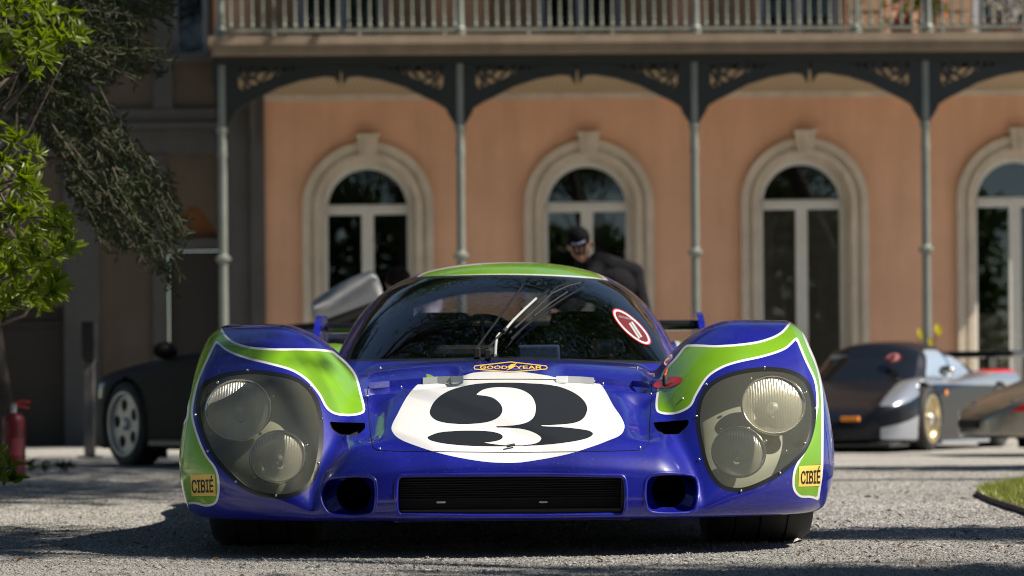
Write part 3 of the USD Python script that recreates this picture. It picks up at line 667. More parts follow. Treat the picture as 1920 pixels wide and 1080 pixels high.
decal('badge_bar', Polygon(rot_quad(1191, 620, 34, 8, 57)).difference(Polygon(rot_quad(1191, 620, 34, 1.2, 57))), M['strip'], .0026, parent=sk)
decal('badge_lettering', fit((lambda vf: vf)(text2d('IIIIIIIIII', 10, False)), rot_quad(1172, 597, 26, 2.6, 14)), M['strip'], .0026, parent=sk)
# wipers on the screen
def rod(name, pts, r, mat, lift=.022, parent=None, **kw):
    return obj(name, tube([pt(*q, lift) for q in pts], r, 8), mat, parent or car, smooth=40, **kw)
w1 = rod('wiper_arm', [(895, 668), (915, 640), (940, 606), (965, 570), (983, 547)], .0032, M['trim'], .03)
rod('wiper_link', [(981, 550), (1000, 553), (1020, 560)], .0035, M['trim'], .03, w1)
w2 = rod('washer_pipe', [(929, 681), (930, 660), (932, 645), (937, 638), (946, 636.5)], .0042, M['strip'], .025)
rod('wiper_arm', [(914, 668), (931, 649), (952, 627), (980, 598), (1006, 574), (1026, 558)], .0045, M['trim'], .026)
rod('arm_tube', [(947, 636), (962, 618), (982, 598), (1004, 577)], .0042, M['strip'], .034)
for q in ((944, 638), (958, 619), (979, 597)): rod('tube_clamp', [q, (q[0] + 5, q[1] - 5)], .0068, M['dark'], .032)
rod('wiper_blade', [(958, 642), (985, 617), (1020, 590), (1055, 566), (1092, 544)], .004, M['trim'], .012)
rod('wiper_bow', [(965, 630), (1000, 598), (1032, 566), (1060, 552), (1085, 545)], .0035, M['dark'], .03)
rod('wiper_bow', [(1000, 604), (1030, 580), (1062, 558)], .003, M['dark'], .022)
rod('wiper_bow', [(1028, 566), (1045, 552), (1070, 545), (1090, 543)], .0045, M['trim'], .03)
for q in ((895, 668), (915, 672)):
    c = pt(q[0], q[1] + 3, .018); obj('wiper_pivot', bx(c[0] - .011, c[0] + .011, c[1] - .012, c[1] + .012, c[2] - .018, c[2] + .016, .004), M['dark'], car)
# roof rivets, vents
for q in ((790, 503), (830, 492), (1090, 493), (1130, 505), (1158, 522), (1180, 540)):
    h_ = hit(q[0], q[1] + 1.5, .002)
    if h_ is not None: obj('roof_clip', bx(-.014, .014, -.01, .01, -.003, .005, .002).apply_translation(h_[0]), M['trim'], car)
# cockpit
Y = lambda y: D0 + y
obj('dashboard', bx(-.50, .50, Y(1.62), Y(1.85), .42, .585, .03), M['interior'], car)
obj('instrument_hood', bx(-.30, -.05, Y(1.66), Y(1.86), .58, .645, .03), M['interior'], car)
obj('cockpit_floor', bx(-.60, .60, Y(.9), Y(2.95), .12, .15), M['interior'], car)
obj('rear_bulkhead', bx(-.60, .60, Y(2.86), Y(2.89), .12, .735), M['interior'], car)
def torus(c, R, r, tilt):
    m = lathe([(R + r * math.cos(a), r * math.sin(a)) for a in np.linspace(0, 2 * math.pi, 11)], 40, 'y')
    m.apply_transform(trimesh.transformations.rotation_matrix(tilt, [1, 0, 0])); return m.apply_translation(c)
cw = at(905, 668, Y(1.95))
wheel_ = obj('steering_wheel', torus(cw, .152, .013, -.35), M['seat'], car, smooth=True)
obj('wheel_hub', lathe([(.001, -.02), (.04, -.015), (.045, .01), (.001, .02)], 20, 'y').apply_translation(cw), M['alloy'], wheel_, smooth=40)
obj('wheel_spoke', cat_([tube([cw, cw + [.15 * math.cos(a), -.02, .15 * math.sin(a)]], .008, 8) for a in (-.4, 3.54, 1.57)]), M['alloy'], wheel_)
for x in (-.27, .27):
    s_ = obj('seat', bx(x - .21, x + .21, Y(2.45), Y(2.72), .2, .74, .06), M['seat'], car)
    obj('headrest', bx(x - .12, x + .12, Y(2.62), Y(2.74), .72, .80, .04), M['seat'], s_)
obj('roll_bar', tube([(-.5, Y(2.4), .2), (-.5, Y(2.4), .66), (-.38, Y(2.4), .84), (-.2, Y(2.4), .905), (.2, Y(2.4), .905), (.38, Y(2.4), .84), (.5, Y(2.4), .66), (.5, Y(2.4), .2)], .019, 10), M['interior'], car, smooth=True)
g_ = at(1140, 653, Y(1.6))
obj('air_nozzle', lathe([(.012, -.03), (.026, -.02), (.028, .02), (.012, .03)], 20, 'x').apply_translation(g_), M['strip'], car, smooth=40)
obj('fuse_panel', bx(.28, .36, Y(1.66), Y(1.68), .60, .66), M['fin'], car)
obj('gear_console', bx(.02, .17, Y(1.75), Y(1.80), .56, .645, .01), M['seat'], car)
# wheels
def tyre(name, c, R, w, rimr, parent):
    h = w / 2; pr = [(rimr, -h * .9), (R - .045, -h), (R - .018, -h * .97), (R - .004, -h * .86), (R, -h * .7), (R + .001, -h * .5), (R - .004, -h * .49), (R - .004, -h * .46), (R + .001, -h * .45), (R + .001, -.05 * h), (R - .004, -.04 * h), (R - .004, .0), (R + .001, .01 * h),
          (R + .001, h * .45), (R - .004, h * .46), (R - .004, h * .49), (R + .001, h * .5), (R, h * .7), (R - .004, h * .86), (R - .018, h * .97), (R - .045, h), (rimr, h * .9)]
    t = obj(name, lathe(pr, 64, 'x').apply_translation(c), M['tyre'], parent, smooth=35)
    obj('rim', lathe([(rimr, -h * .9), (rimr - .02, -h * .5), (rimr - .03, h * .3), (.05, h * .3), (.001, h * .3)], 40, 'x').apply_translation(c), M['alloy'], t, smooth=35)
    return t
for x, y, w, R in ((-.765, .80, .33, .298), (.755, .80, .33, .298), (-.745, 3.15, .36, .31), (.745, 3.15, .36, .31)):
    tyre('tyre', (x, D0 + y, R + .001), R, w, .19, car)
# rear wing: black aerofoil between two blue fins
wy = D0 + 4.05; s_w = FPX / wy
zc_ = at(960, 613, wy)[2]
wing = bx(-.83, .83, wy - .09, wy + .09, zc_ - .022, zc_ + .022, .02)
obj('rear_wing', wing, M['trim'], car, smooth=40)
for sgn, pp in ((-1, 602), (1, 1309)):
    fx = at(pp, 610, wy)[0]
    pf = Polygon(spline([(wy - .32, .62), (wy - .26, .75), (wy - .12, .83), (wy + .02, .85), (wy + .2, .83), (wy + .24, .62, 1)]))
    e = extrude(pf, .028); v = e.vertices; e = tm(np.stack([fx - .014 + v[:, 2], v[:, 0], v[:, 1]], 1), e.faces[:, ::-1])
    obj('tail_fin', e, M['blue'], car, smooth=30)
for x in (-.45, 0, .45): obj('wing_stay', bx(x - .008, x + .008, wy - .05, wy + .05, .62, zc_ - .015), M['trim'], car)

# ------------------------------------------------------------------ the villa
TH, SHEAR, DB = math.radians(5.2), 0.011, 31.5
CT, ST = math.cos(TH), math.sin(TH)
def Bw(p):
    p = np.asarray(p, float); a, b, c = p[..., 0], p[..., 1], p[..., 2]
    return np.stack([a * CT - b * ST, DB + a * ST + b * CT, c + SHEAR * a], -1)
def fp(px_, py_, b=0.0):
    """Facade coordinates (along, up) at depth b of a pixel of the photograph."""
    dx, _1, dz = ray(px_, py_); t = (b + DB * CT) / (CT - dx * ST); a = t * dx * CT + (t - DB) * ST
    return np.array([a, HC + t * dz - SHEAR * a])
def fpoly(pts, b=0.0): return [tuple(fp(x, y, b)) for x, y in pts]
def bobj(name, m, mat, parent, smooth=False, **kw):
    return obj(name, tm(Bw(m.vertices), m.faces), mat, parent, smooth=smooth, **kw)
def plate(poly, b0, b1):
    e = extrude(poly if hasattr(poly, 'area') else Polygon(poly), b1 - b0); v = e.vertices
    return tm(np.stack([v[:, 0], v[:, 2] + b0, v[:, 1]], 1), e.faces[:, ::-1])
def stucco(name, col, dirt=0.25, scale=1.2):
    n = {'g': ('geometry', {}), 'n': ('noise_texture', {'scale': scale, 'detail': 8.0, 'roughness': 0.65}), 'r': ('rgb_ramp', {'ramp': [(0.28, tuple(c * (1 - dirt) for c in col)), (0.72, tuple(min(1, c * (1 + dirt * .6)) for c in col))]}),
         'm': ('mapping', {'scale': (3.0, 3.0, 0.35)}), 'n3': ('noise_texture', {'scale': 1.6, 'detail': 4.0}), 'r3': ('rgb_ramp', {'ramp': [(0.35, (0.93, 0.93, 0.93)), (0.65, (1.03, 1.03, 1.03))]}), 'mm': ('mix_color', {'blend_type': 'multiply', 'fac': 1.0, 'use_clamp': False}),
         'n2': ('noise_texture', {'scale': 90.0, 'detail': 3.0}), 'b': ('bump', {'strength': 1.0, 'distance': 0.004}), 'p': ('principled_bsdf', {'roughness': 0.9, 'specular_ior_level': 0.2})}
    l = [('g.position', 'n.vector'), ('g.position', 'm.vector'), ('m.vector', 'n3.vector'), ('n3.fac', 'r3.fac'), ('n.fac', 'r.fac'), ('r.color', 'mm.a'), ('r3.color', 'mm.b'), ('mm.result', 'p.base_color'), ('g.position', 'n2.vector'), ('n2.fac', 'b.height'), ('b.normal', 'p.normal')]
    return usdkit.material(stage, L + name, n, l, surface='p.BSDF')
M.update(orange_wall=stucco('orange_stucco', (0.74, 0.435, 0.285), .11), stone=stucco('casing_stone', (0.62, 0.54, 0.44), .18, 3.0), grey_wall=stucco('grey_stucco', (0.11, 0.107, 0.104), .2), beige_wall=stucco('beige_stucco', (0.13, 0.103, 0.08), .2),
         iron=plain('dark_iron', (0.014, 0.018, 0.016), 0.5, var=.2), column=plain('column_paint', (0.17, 0.185, 0.165), 0.4, var=.15, scale=4), frame=plain('white_frame', (0.62, 0.61, 0.57), 0.45, var=.06), slab=stucco('slab_stone', (0.26, 0.205, 0.15), .25, 2.0),
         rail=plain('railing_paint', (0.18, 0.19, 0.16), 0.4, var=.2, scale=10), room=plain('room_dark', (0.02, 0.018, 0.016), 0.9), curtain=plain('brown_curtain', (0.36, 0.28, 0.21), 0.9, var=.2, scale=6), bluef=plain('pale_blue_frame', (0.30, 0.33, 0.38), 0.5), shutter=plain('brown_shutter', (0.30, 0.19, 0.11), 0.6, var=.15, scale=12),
         darkdoor=plain('dark_door', (0.035, 0.028, 0.024), 0.5), amber=plain('amber_reflection', (0.20, 0.075, 0.02), 0.7))
M['ceiling'] = usdkit.material(stage, L + 'ceiling_boards', {'g': ('geometry', {}), 'w': ('wave_texture', {'wave_type': 'bands', 'bands_direction': 'x', 'scale': 5.5, 'distortion': 0.2}), 'r': ('rgb_ramp', {'ramp': [(0.0, (0.20, 0.15, 0.09)), (0.25, (0.42, 0.33, 0.21)), (1.0, (0.48, 0.38, 0.25))]}),
    'p': ('principled_bsdf', {'roughness': 0.8})}, [('g.position', 'w.vector'), ('w.fac', 'r.fac'), ('r.color', 'p.base_color')], surface='p.BSDF')
WB = 2.3                                                   # depth of the ground-floor wall behind the columns
cols = [fp(px_, 400)[0] for px_ in (418, 864, 1303, 1736, 2165)]
Cy = lambda y, b=0.0, x=1077: fp(x, y, b)[1]
aL, aR = fp(497, 400, WB)[0], 9.2
c_ceil = Cy(174, WB); c_s0, c_s1, c_s2 = Cy(97, -.28), Cy(81, -.28), Cy(64, -.35)
villa = thing('villa', 'orange rendered villa with arched white doors behind the racing car', 'building')
doors = [fp(x, 400, WB)[0] for x in (690, 1103, 1507, 1909)]
c_spr = Cy(385, WB); s_w = FPX / (DB + WB)
r_out, r_in, r_fr, r_gl = 122 / s_w, 90 / s_w, 84 / s_w, 74 / s_w
def archpoly(r, c0=0.0, cx=0.0, dz=0.0):
    t = np.linspace(0, np.pi, 33); return [(cx - r, c0)] + [(cx - r * math.cos(x), c_spr + dz + r * math.sin(x)) for x in t] + [(cx + r, c0)]
wallp = sbox(aL, -.1, aR, c_ceil + .1)
for d in doors: wallp = wallp.difference(Polygon(archpoly(r_in, -.2, d)))
bobj('ground_floor_wall', plate(wallp, WB, WB + .35), M['orange_wall'], villa)
bobj('cornice', cat_([bx(aL - .05, aR, WB - .06, WB + .001, c_ceil - .055, c_ceil), bx(aL - .05, aR, WB - .035, WB + .002, c_ceil - .085, c_ceil - .055)]), M['stone'], villa)
bobj('corner_pilaster', cat_([bx(fp(470, 400, WB - .08)[0], aL, WB - .08, WB + .3, 0, c_ceil), bx(fp(428, 400, WB)[0], fp(470, 400, WB)[0], WB + .02, WB + .35, 0, c_ceil)]), M['grey_wall'], villa)
bobj('wall_bracket', plate(Polygon([(aL - .17, c_ceil - .7), (aL - .13, c_ceil - .68), (aL - .10, c_ceil - .1), (aL - .2, c_ceil - .1)]), WB - .35, WB - .08), M['grey_wall'], villa)
for k, d in enumerate(doors):
    ring = lambda r1, r0, c0=0.0: Polygon(archpoly(r1, c0, d)).difference(Polygon(archpoly(r0, c0 - .5, d)))
    cs = bobj('door_casing', plate(ring(r_out, r_out - .10), WB - .10, WB + .05), M['stone'], villa)
    bobj('casing_hollow', plate(ring(r_out - .10, r_in + .08), WB - .045, WB + .05), M['stone'], cs)
    bobj('casing_inner', plate(ring(r_in + .08, r_in - .005), WB - .085, WB + .05), M['stone'], cs)
    bobj('reveal', plate(ring(r_in - .005, r_fr - .002), WB + .03, WB + .22), M['stone'], cs)
    ky0, ky1 = Cy(293, WB), Cy(250, WB)
    key = bobj('keystone', plate(Polygon([(d - .105, ky0), (d + .105, ky0), (d + .15, ky1), (d - .15, ky1)]), WB - .17, WB - .02), M['stone'], villa)
    bobj('keystone_rib', cat_([plate(Polygon([(d - .03, ky0 + .01), (d + .03, ky0 + .01), (d + .045, ky1 - .04), (d - .045, ky1 - .04)]), WB - .195, WB - .16), bx(d - .165, d + .165, WB - .20, WB - .02, ky1 - .035, ky1)]), M['stone'], key)
    fr = bobj('door_frame', plate(ring(r_fr, r_gl), WB + .17, WB + .23), M['frame'], villa)
    ct = Cy(386, WB)
    bobj('transom', cat_([bx(d - r_gl, d + r_gl, WB + .15, WB + .23, ct - .075, ct + .065), bx(d - r_gl, d + r_gl, WB + .13, WB + .15, ct - .02, ct + .035)]), M['frame'], fr)
    bobj('mullion', bx(d - .085, d + .085, WB + .16, WB + .23, .12, ct - .075), M['frame'], fr)
    bobj('bottom_panel', bx(d - r_gl, d + r_gl, WB + .172, WB + .228, .0, .55), M['frame'], fr)
    gl = Polygon(archpoly(r_gl, 0, d)).intersection(sbox(d - 2, ct + .06, d + 2, 9))
    bobj('fanlight', plate(gl, WB + .195, WB + .20), M['pane'], fr)
    bobj('pane', bx(d - r_gl, d - .085, WB + .195, WB + .20, .55, ct - .075), M['pane'], fr)
    bobj('pane', bx(d + .085, d + r_gl, WB + .195, WB + .20, .55, ct - .075), M['pane'], fr)
    if k >= 2: bobj('curtain', bx(d - .62, d + .62, WB + .245, WB + .25, .1, ct - .08 if k == 2 else 1.7), M['curtain'], fr)
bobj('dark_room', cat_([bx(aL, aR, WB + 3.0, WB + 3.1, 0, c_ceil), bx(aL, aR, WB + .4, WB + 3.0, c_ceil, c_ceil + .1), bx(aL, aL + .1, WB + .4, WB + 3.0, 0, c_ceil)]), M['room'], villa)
bobj('plinth', bx(aL, aR, WB - .03, WB + .001, -.1, .35), M['stone'], villa)
# upper storey with pale blue windows and brown shutters
c_f = c_s2
UB = WB + .02
upper = sbox(fp(428, 30, WB)[0] - .2, c_ceil + .1, aR, 9.2)
uw = [fp(x, 40, WB)[0] for x in (640, 1090, 1500, 1905)]
for d in uw: upper = upper.difference(sbox(d - .62, c_f + .05, d + .62, c_f + 2.7))
bobj('upper_wall', plate(upper, UB, UB + .35), M['orange_wall'], villa)
for k, d in enumerate(uw):
    w = bobj('upper_door', cat_([bx(d - .62, d - .5, UB + .1, UB + .18, c_f + .05, c_f + 2.7), bx(d + .5, d + .62, UB + .1, UB + .18, c_f + .05, c_f + 2.7), bx(d - .06, d + .06, UB + .1, UB + .18, c_f + .05, c_f + 2.7), bx(d - .5, d + .5, UB + .11, UB + .17, c_f + .05, c_f + .33), bx(d - .5, d + .5, UB + .11, UB + .17, c_f + 2.58, c_f + 2.7)]), M['bluef'], villa)
    for s_ in (-1, 1):
        bobj('upper_pane', bx(d + (.06 if s_ > 0 else -.5), d + (.5 if s_ > 0 else -.06), UB + .13, UB + .14, c_f + .33, c_f + 2.58), M['dglass'], w)
        x0 = d + s_ * .65 - (0 if s_ > 0 else .6)
        sh = bobj('shutter', bx(x0, x0 + .6, UB - .06, UB - .012, c_f + .06, c_f + 2.7), M['shutter'], villa)
        for q in range(9):
            bobj('shutter_slat', bx(x0 + .07, x0 + .53, UB - .075, UB - .055, c_f + .2 + q * .26, c_f + .36 + q * .26), M['shutter'], sh)
bobj('roof', cat_([bx(fp(428, 30, WB)[0] - .6, aR + .5, WB - .2, WB + 8, 9.2, 9.45), bx(aL, aR, WB + .4, WB + 7.5, 5.3, 5.5)]), M['slab'], villa)
bobj('side_wall', cat_([bx(aR - .3, aR, WB + .36, WB + 7.5, 0, 9.2), bx(aL, aR, WB + 7.5, WB + 7.8, 0, 9.2)]), M['orange_wall'], villa)
# ---- veranda: slab, iron columns, brackets, railing
ver = thing('veranda', 'iron veranda with slim columns, lacework arches and a balcony along the villa front', 'veranda')
sL = fp(390, 70, -.35)[0]
bobj('balcony_slab', cat_([bx(sL, aR + .3, -.35, WB, c_s1, c_s2), bx(sL + .06, aR + .3, -.28, WB - .001, c_s0, c_s1 - .001)]), M['slab'], ver)
bobj('ceiling', bx(sL + .1, aR, .12, WB - .02, c_ceil + .003, c_ceil + .02), M['ceiling'], ver)
cb1 = c_s0; cb0 = Cy(119, 0)
bobj('beam', bx(cols[0] - .12, aR, -.07, .09, cb0, cb1), M['iron'], ver)
c_cap, c_col = Cy(241, 0), Cy(477, 0)
for a in cols:
    pr = [(.10, 0), (.10, .12), (.075, .16), (.062, .3), (.054, c_col - .05), (.054, c_cap - .55), (.05, c_cap - .35), (.066, c_cap - .3), (.056, c_cap - .25), (.05, c_cap - .04), (.075, c_cap), (.075, c_cap + .04), (.055, c_cap + .07), (.055, cb1)]
    cl = bobj('column', lathe(pr, 20).apply_translation([a, 0, 0]), M['column'], ver, smooth=35)
    bobj('collar', lathe([(.05, -.05), (.07, -.04), (.10, -.012), (.10, .02), (.07, .035), (.05, .07)], 20).apply_translation([a, 0, c_col]), M['column'], cl, smooth=35)
spx = [(870, 238), (877, 228), (886, 213), (890, 203), (907, 192), (930, 181), (966, 162), (1009, 148), (1051, 140.5), (1069, 142), (1075, 150), (1079, 158)]
P0 = fp(864, 200)[0]; half = (cols[2] - cols[1]) / 2
arch = [((x - P0) / (fp(1083, 140)[0] - P0), z) for x, z in fpoly(spx)]
def bracket(a0, dirn, full):
    lo = [(a0 + dirn * u * half, c) for u, c in arch]
    P = Polygon(lo + [(a0 + dirn * half * 1.0, cb0 + .003), (a0 + dirn * .02, cb0 + .003)]).buffer(0)
    zt = Cy(121); hl = [(893, 122), (893, 172), (930, 156), (965, 140), (1000, 129), (1035, 122)]
    hole = Polygon([(a0 + dirn * (x - P0), c) for x, c in fpoly(hl)]).buffer(-.012)
    X = lambda x, y: (a0 + dirn * (fp(x, y)[0] - P0), fp(x, y)[1])
    rods = [LineString([X(893, 130), X(905, 150), X(922, 160)]), LineString([X(900, 122), X(915, 140), X(935, 152)]), LineString([X(935, 122), X(928, 138), X(912, 148), X(906, 140), X(914, 134)]), LineString([X(960, 122), X(950, 135), X(938, 146)]), LineString([X(893, 140), X(908, 128), X(925, 130)]),
            LineString([X(975, 122), X(965, 132), X(958, 142)]), LineString([X(945, 122), X(960, 130), X(975, 134)]), LineString([X(990, 122), X(985, 130), X(978, 136)]), LineString([X(1005, 122), X(1000, 128)])]
    lace = unary_union([r.buffer(.017) for r in rods] + [Point(X(*q)).buffer(.03) for q in ((905, 160), (925, 128), (950, 128), (972, 128), (895, 165), (912, 122))])
    return P.difference(hole).union(lace.intersection(hole.buffer(.03))).simplify(.002)
for i, a in enumerate(cols):
    for dn in (-1, 1):
        if i == 0 and dn < 0: continue
        bobj('arch_bracket', plate(bracket(a, dn, True), -.035, .035), M['iron'], ver)
bobj('end_bracket', plate(Polygon([(cols[0] - .05, c_cap + .1), (cols[0] - .02, cb0), (cols[0] - .14, cb0)]), -.03, .03), M['iron'], ver)
# balcony railing
cr0, cr1 = Cy(58, -.2), Cy(52, -.2)
RB = -.2
bobj('bottom_rail', bx(sL + .1, aR, RB - .03, RB + .03, cr0, cr1), M['rail'], ver)
bobj('hand_rail', bx(sL + .1, aR, RB - .04, RB + .04, cr0 + .98, cr0 + 1.04, .012), M['rail'], ver)
bal = [(.016, 0), (.016, .02), (.028, .035), (.03, .05), (.018, .07), (.014, .09), (.026, .105), (.026, .13), (.016, .15), (.013, .45), (.019, .5), (.013, .55), (.013, .93)]
sp = (cols[2] - cols[1]) / 22.5
n = int((aR - sL) / sp)
k0 = 0
for i in range(n):
    a = cols[0] + sp * (i + .9)
    if a > 8.0: break
    if min(abs(a - c) for c in cols) < .07: continue
    bobj('baluster', lathe(bal, 8).apply_translation([a, RB, cr1]), M['rail'], ver, smooth=40)
    if i % 8 == 4: bobj('rail_foot', trimesh.creation.icosphere(1, .028).apply_translation([a, RB - .01, (cr0 + c_s2) / 2]), M['rail'], ver, smooth=True)
for a in cols:
    bobj('rail_post', lathe([(.06, c_s2), (.085, c_s2 + .01), (.085, c_s2 + .1), (.055, c_s2 + .14), (.045, c_s2 + .4), (.045, c_s2 + 1.2), (.05, c_s2 + 3.2)], 16).apply_translation([a, RB + .03, 0]), M['column'], ver, smooth=35)
a_ = fp(1598, 40)[0]
bobj('rail_post', lathe([(.035, c_s2), (.06, c_s2 + .01), (.06, c_s2 + .1), (.03, c_s2 + .14), (.035, c_s2 + 1.1)], 12).apply_translation([a_, RB, 0]), M['column'], ver, smooth=35)
bobj('upper_roof', cat_([bx(sL - .2, 6.8, -.6, WB + .01, c_s2 + 3.2, c_s2 + 3.35), bx(sL - .1, 6.7, -.3, -.1, c_s2 + 2.95, c_s2 + 3.2)]), M['slab'], ver)
# flowers on the balcony
M['terracotta'] = plain('terracotta', (0.36, 0.09, 0.035), 0.8, var=.15)
M['leafA'] = leafmat('leaf_bright', (0.10, 0.14, 0.012), (0.32, 0.33, 0.035), .48)
M['leafB'] = leafmat('leaf_dark', (0.020, 0.030, 0.008), (0.055, 0.060, 0.014), .30, .7)
M['leafC'] = leafmat('leaf_canopy', (0.035, 0.065, 0.012), (0.09, 0.12, 0.02), .40)
M['dry'] = leafmat('leaf_pale', (0.42, 0.40, 0.36), (0.6, 0.56, 0.5), .3)
M['petal'] = leafmat('petal', (0.7, 0.25, 0.22), (0.85, 0.75, 0.70), .4)
M['bark'] = plain('bark', (0.055, 0.042, 0.032), 0.9, var=.35, scale=9, bump=.01, bscale=30)
M['yleaf'] = leafmat('leaf_yellow', (0.55, 0.48, 0.03), (0.65, 0.55, 0.05), .4)
def leaves(P, D, ln, w, up=None, fold=.25, curl=.15, coarse=False):
    P = np.asarray(P, float); n = len(P); D = D / (np.linalg.norm(D, axis=1, keepdims=True) + 1e-9)
    up = rng.standard_normal((n, 3)) if up is None else up
    S = np.cross(D, up); S /= np.linalg.norm(S, axis=1, keepdims=True) + 1e-9; N = np.cross(S, D)
    ln = np.broadcast_to(ln, n)[:, None]; w = np.broadcast_to(w, n)[:, None]
    if coarse:
        V = np.stack([P, P + D * ln * .45 + S * w * .5 + N * w * fold, P + D * ln * .5, P + D * ln * .45 - S * w * .5 + N * w * fold, P + D * ln - N * ln * curl], 1).reshape(-1, 3)
        return V, (np.array([[0, 2, 1], [0, 3, 2], [1, 2, 4], [2, 3, 4]])[None] + 5 * np.arange(n)[:, None, None]).reshape(-1, 3)
    pts = [P, P + D * ln * .35 + S * w * .45 + N * w * fold, P + D * ln * .35 - N * 0, P + D * ln * .35 - S * w * .45 + N * w * fold,
           P + D * ln * .7 + S * w * .38 + N * (w * fold - ln * curl * .4), P + D * ln * .7 - N * ln * curl * .45, P + D * ln * .7 - S * w * .38 + N * (w * fold - ln * curl * .4), P + D * ln - N * ln * curl]
    V = np.stack(pts, 1).reshape(-1, 3)
    F = np.array([[0, 2, 1], [0, 3, 2], [1, 2, 5], [1, 5, 4], [2, 3, 6], [2, 6, 5], [4, 5, 7], [5, 6, 7]])
    return V, (F[None] + 8 * np.arange(n)[:, None, None]).reshape(-1, 3)
def rosettes(C, D, k, ln, w, spread=.9):
    """k leaves radiating from every tip C along D."""
    n = len(C); C = np.repeat(C, k, 0); D = np.repeat(D / np.linalg.norm(D, axis=1, keepdims=True), k, 0)
    R = rng.standard_normal((n * k, 3)); R -= D * (R * D).sum(1, keepdims=True); R /= np.linalg.norm(R, axis=1, keepdims=True)
    a = rng.uniform(.35, 1.0, (n * k, 1)) * spread * 1.35
    dd = D * np.cos(a) + R * np.sin(a)
    return leaves(C, dd, ln * rng.uniform(.65, 1.15, n * k), w * rng.uniform(.8, 1.2, n * k), up=D + .2 * rng.standard_normal(D.shape))
def pot_plant(px_, py_, b, r, h, label, petals=True, leaf='leafA', pale=0):
    a, c = fp(px_, py_, b); base = Bw([a, b, c_s2])
    t = thing('potted_plant', label, 'potted plant', base)
    obj('pot', lathe([(.001, 0), (r * .7, 0), (r, h), (r * 1.08, h), (r * 1.08, h * 1.15), (r * .9, h * 1.15), (r * .85, h * .9), (.001, h * .9)], 20), M['terracotta'], t, smooth=40)
    m = 60; C = rng.standard_normal((m, 3)) * [r * .9, r * .9, .17] + [0, 0, h + .28]
    obj('foliage', rosettes(C, rng.standard_normal((m, 3)) + [0, 0, 1], 6, .10, .035), M['dry' if pale else leaf], t)
    obj('stem', cat_([tube([[0, 0, h * .8], C[i]], .005, 5) for i in range(0, m, 4)]), M['bark'], t)
    if petals: obj('flowers', rosettes(C[:26] + rng.standard_normal((26, 3)) * .05, rng.standard_normal((26, 3)) + [0, -1, 1], 7, .055, .045), M['petal'], t, kind='stuff')
pot_plant(1690, 58, .25, .17, .22, 'terracotta pot of pink and white flowers behind the balcony railing', True)
pot_plant(1745, 58, .1, .10, .14, 'small pot of pink flowers just right of the balcony post', True)
pot_plant(1885, 58, .2, .20, .16, 'pot of pale dry foliage at the far right of the balcony', False, pale=1)
# ---- the shaded wing to the left
wing_ = thing('villa_wing', 'shaded grey wing of the villa to the left of the veranda', 'building')
B2 = 2.7
wx = lambda x, y=400: fp(x, y, B2)[0]; wc = lambda y, x=300: fp(x, y, B2)[1]
x0w, x1w = wx(-700), wx(430)
wp = sbox(x0w, -.1, x1w, 9.2)
win = sbox(wx(326), wc(106), wx(392), wc(106) + 2.4); dor = sbox(wx(312), -.2, wx(412), wc(468)); gate = sbox(wx(-60), -.2, wx(118), wc(572))
fan = Polygon([(wx(316) + (wx(410) - wx(316)) * t, wc(447) + (wc(388) - wc(447)) * math.sin(math.pi * t)) for t in np.linspace(0, 1, 21)])
wp = wp.difference(win).difference(dor).difference(gate).difference(fan)
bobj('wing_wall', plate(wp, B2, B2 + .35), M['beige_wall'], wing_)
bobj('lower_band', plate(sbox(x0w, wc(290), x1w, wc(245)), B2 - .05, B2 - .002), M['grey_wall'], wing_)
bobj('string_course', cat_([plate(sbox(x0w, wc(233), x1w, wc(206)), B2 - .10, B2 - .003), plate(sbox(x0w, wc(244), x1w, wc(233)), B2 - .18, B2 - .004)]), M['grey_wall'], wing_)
for x_a, x_b, y_a, y_b in ((290, 326, -400, 205), (124, 184, -400, 205), (120, 186, 291, 900), (286, 312, 291, 900)):
    bobj('pilaster', plate(sbox(wx(x_a), max(0, wc(y_b)), wx(x_b), min(9, wc(y_a))), B2 - .08, B2 - .001), M['grey_wall'], wing_)
bobj('window_sill', bx(wx(318), wx(400), B2 - .14, B2 + .1, wc(118), wc(106)), M['grey_wall'], wing_)
wf = bobj('window', plate(win.difference(win.buffer(-.07)), B2 + .1, B2 + .16), M['bluef'], wing_)
bobj('pane', plate(win.buffer(-.07), B2 + .12, B2 + .13), M['dglass'], wf)
df = bobj('door', plate(dor.buffer(-.02), B2 + .2, B2 + .25), M['darkdoor'], wing_)
bobj('lintel', plate(sbox(wx(306), wc(468), wx(418), wc(449)), B2 - .06, B2 - .002), M['grey_wall'], wing_)
bobj('fanlight', plate(fan, B2 + .15, B2 + .17), M['amber'], wing_)  # orange reflection in the glass is painted as the fanlight's own colour
bobj('gate', cat_([plate(gate, B2 + .3, B2 + .36), plate(sbox(wx(-60), wc(607), wx(118), wc(598)), B2 + .22, B2 + .29)]), M['darkdoor'], wing_)
bobj('wing_roof', bx(x0w - .4, x1w, B2 - .5, B2 + 8, 9.2, 9.45), M['slab'], wing_)

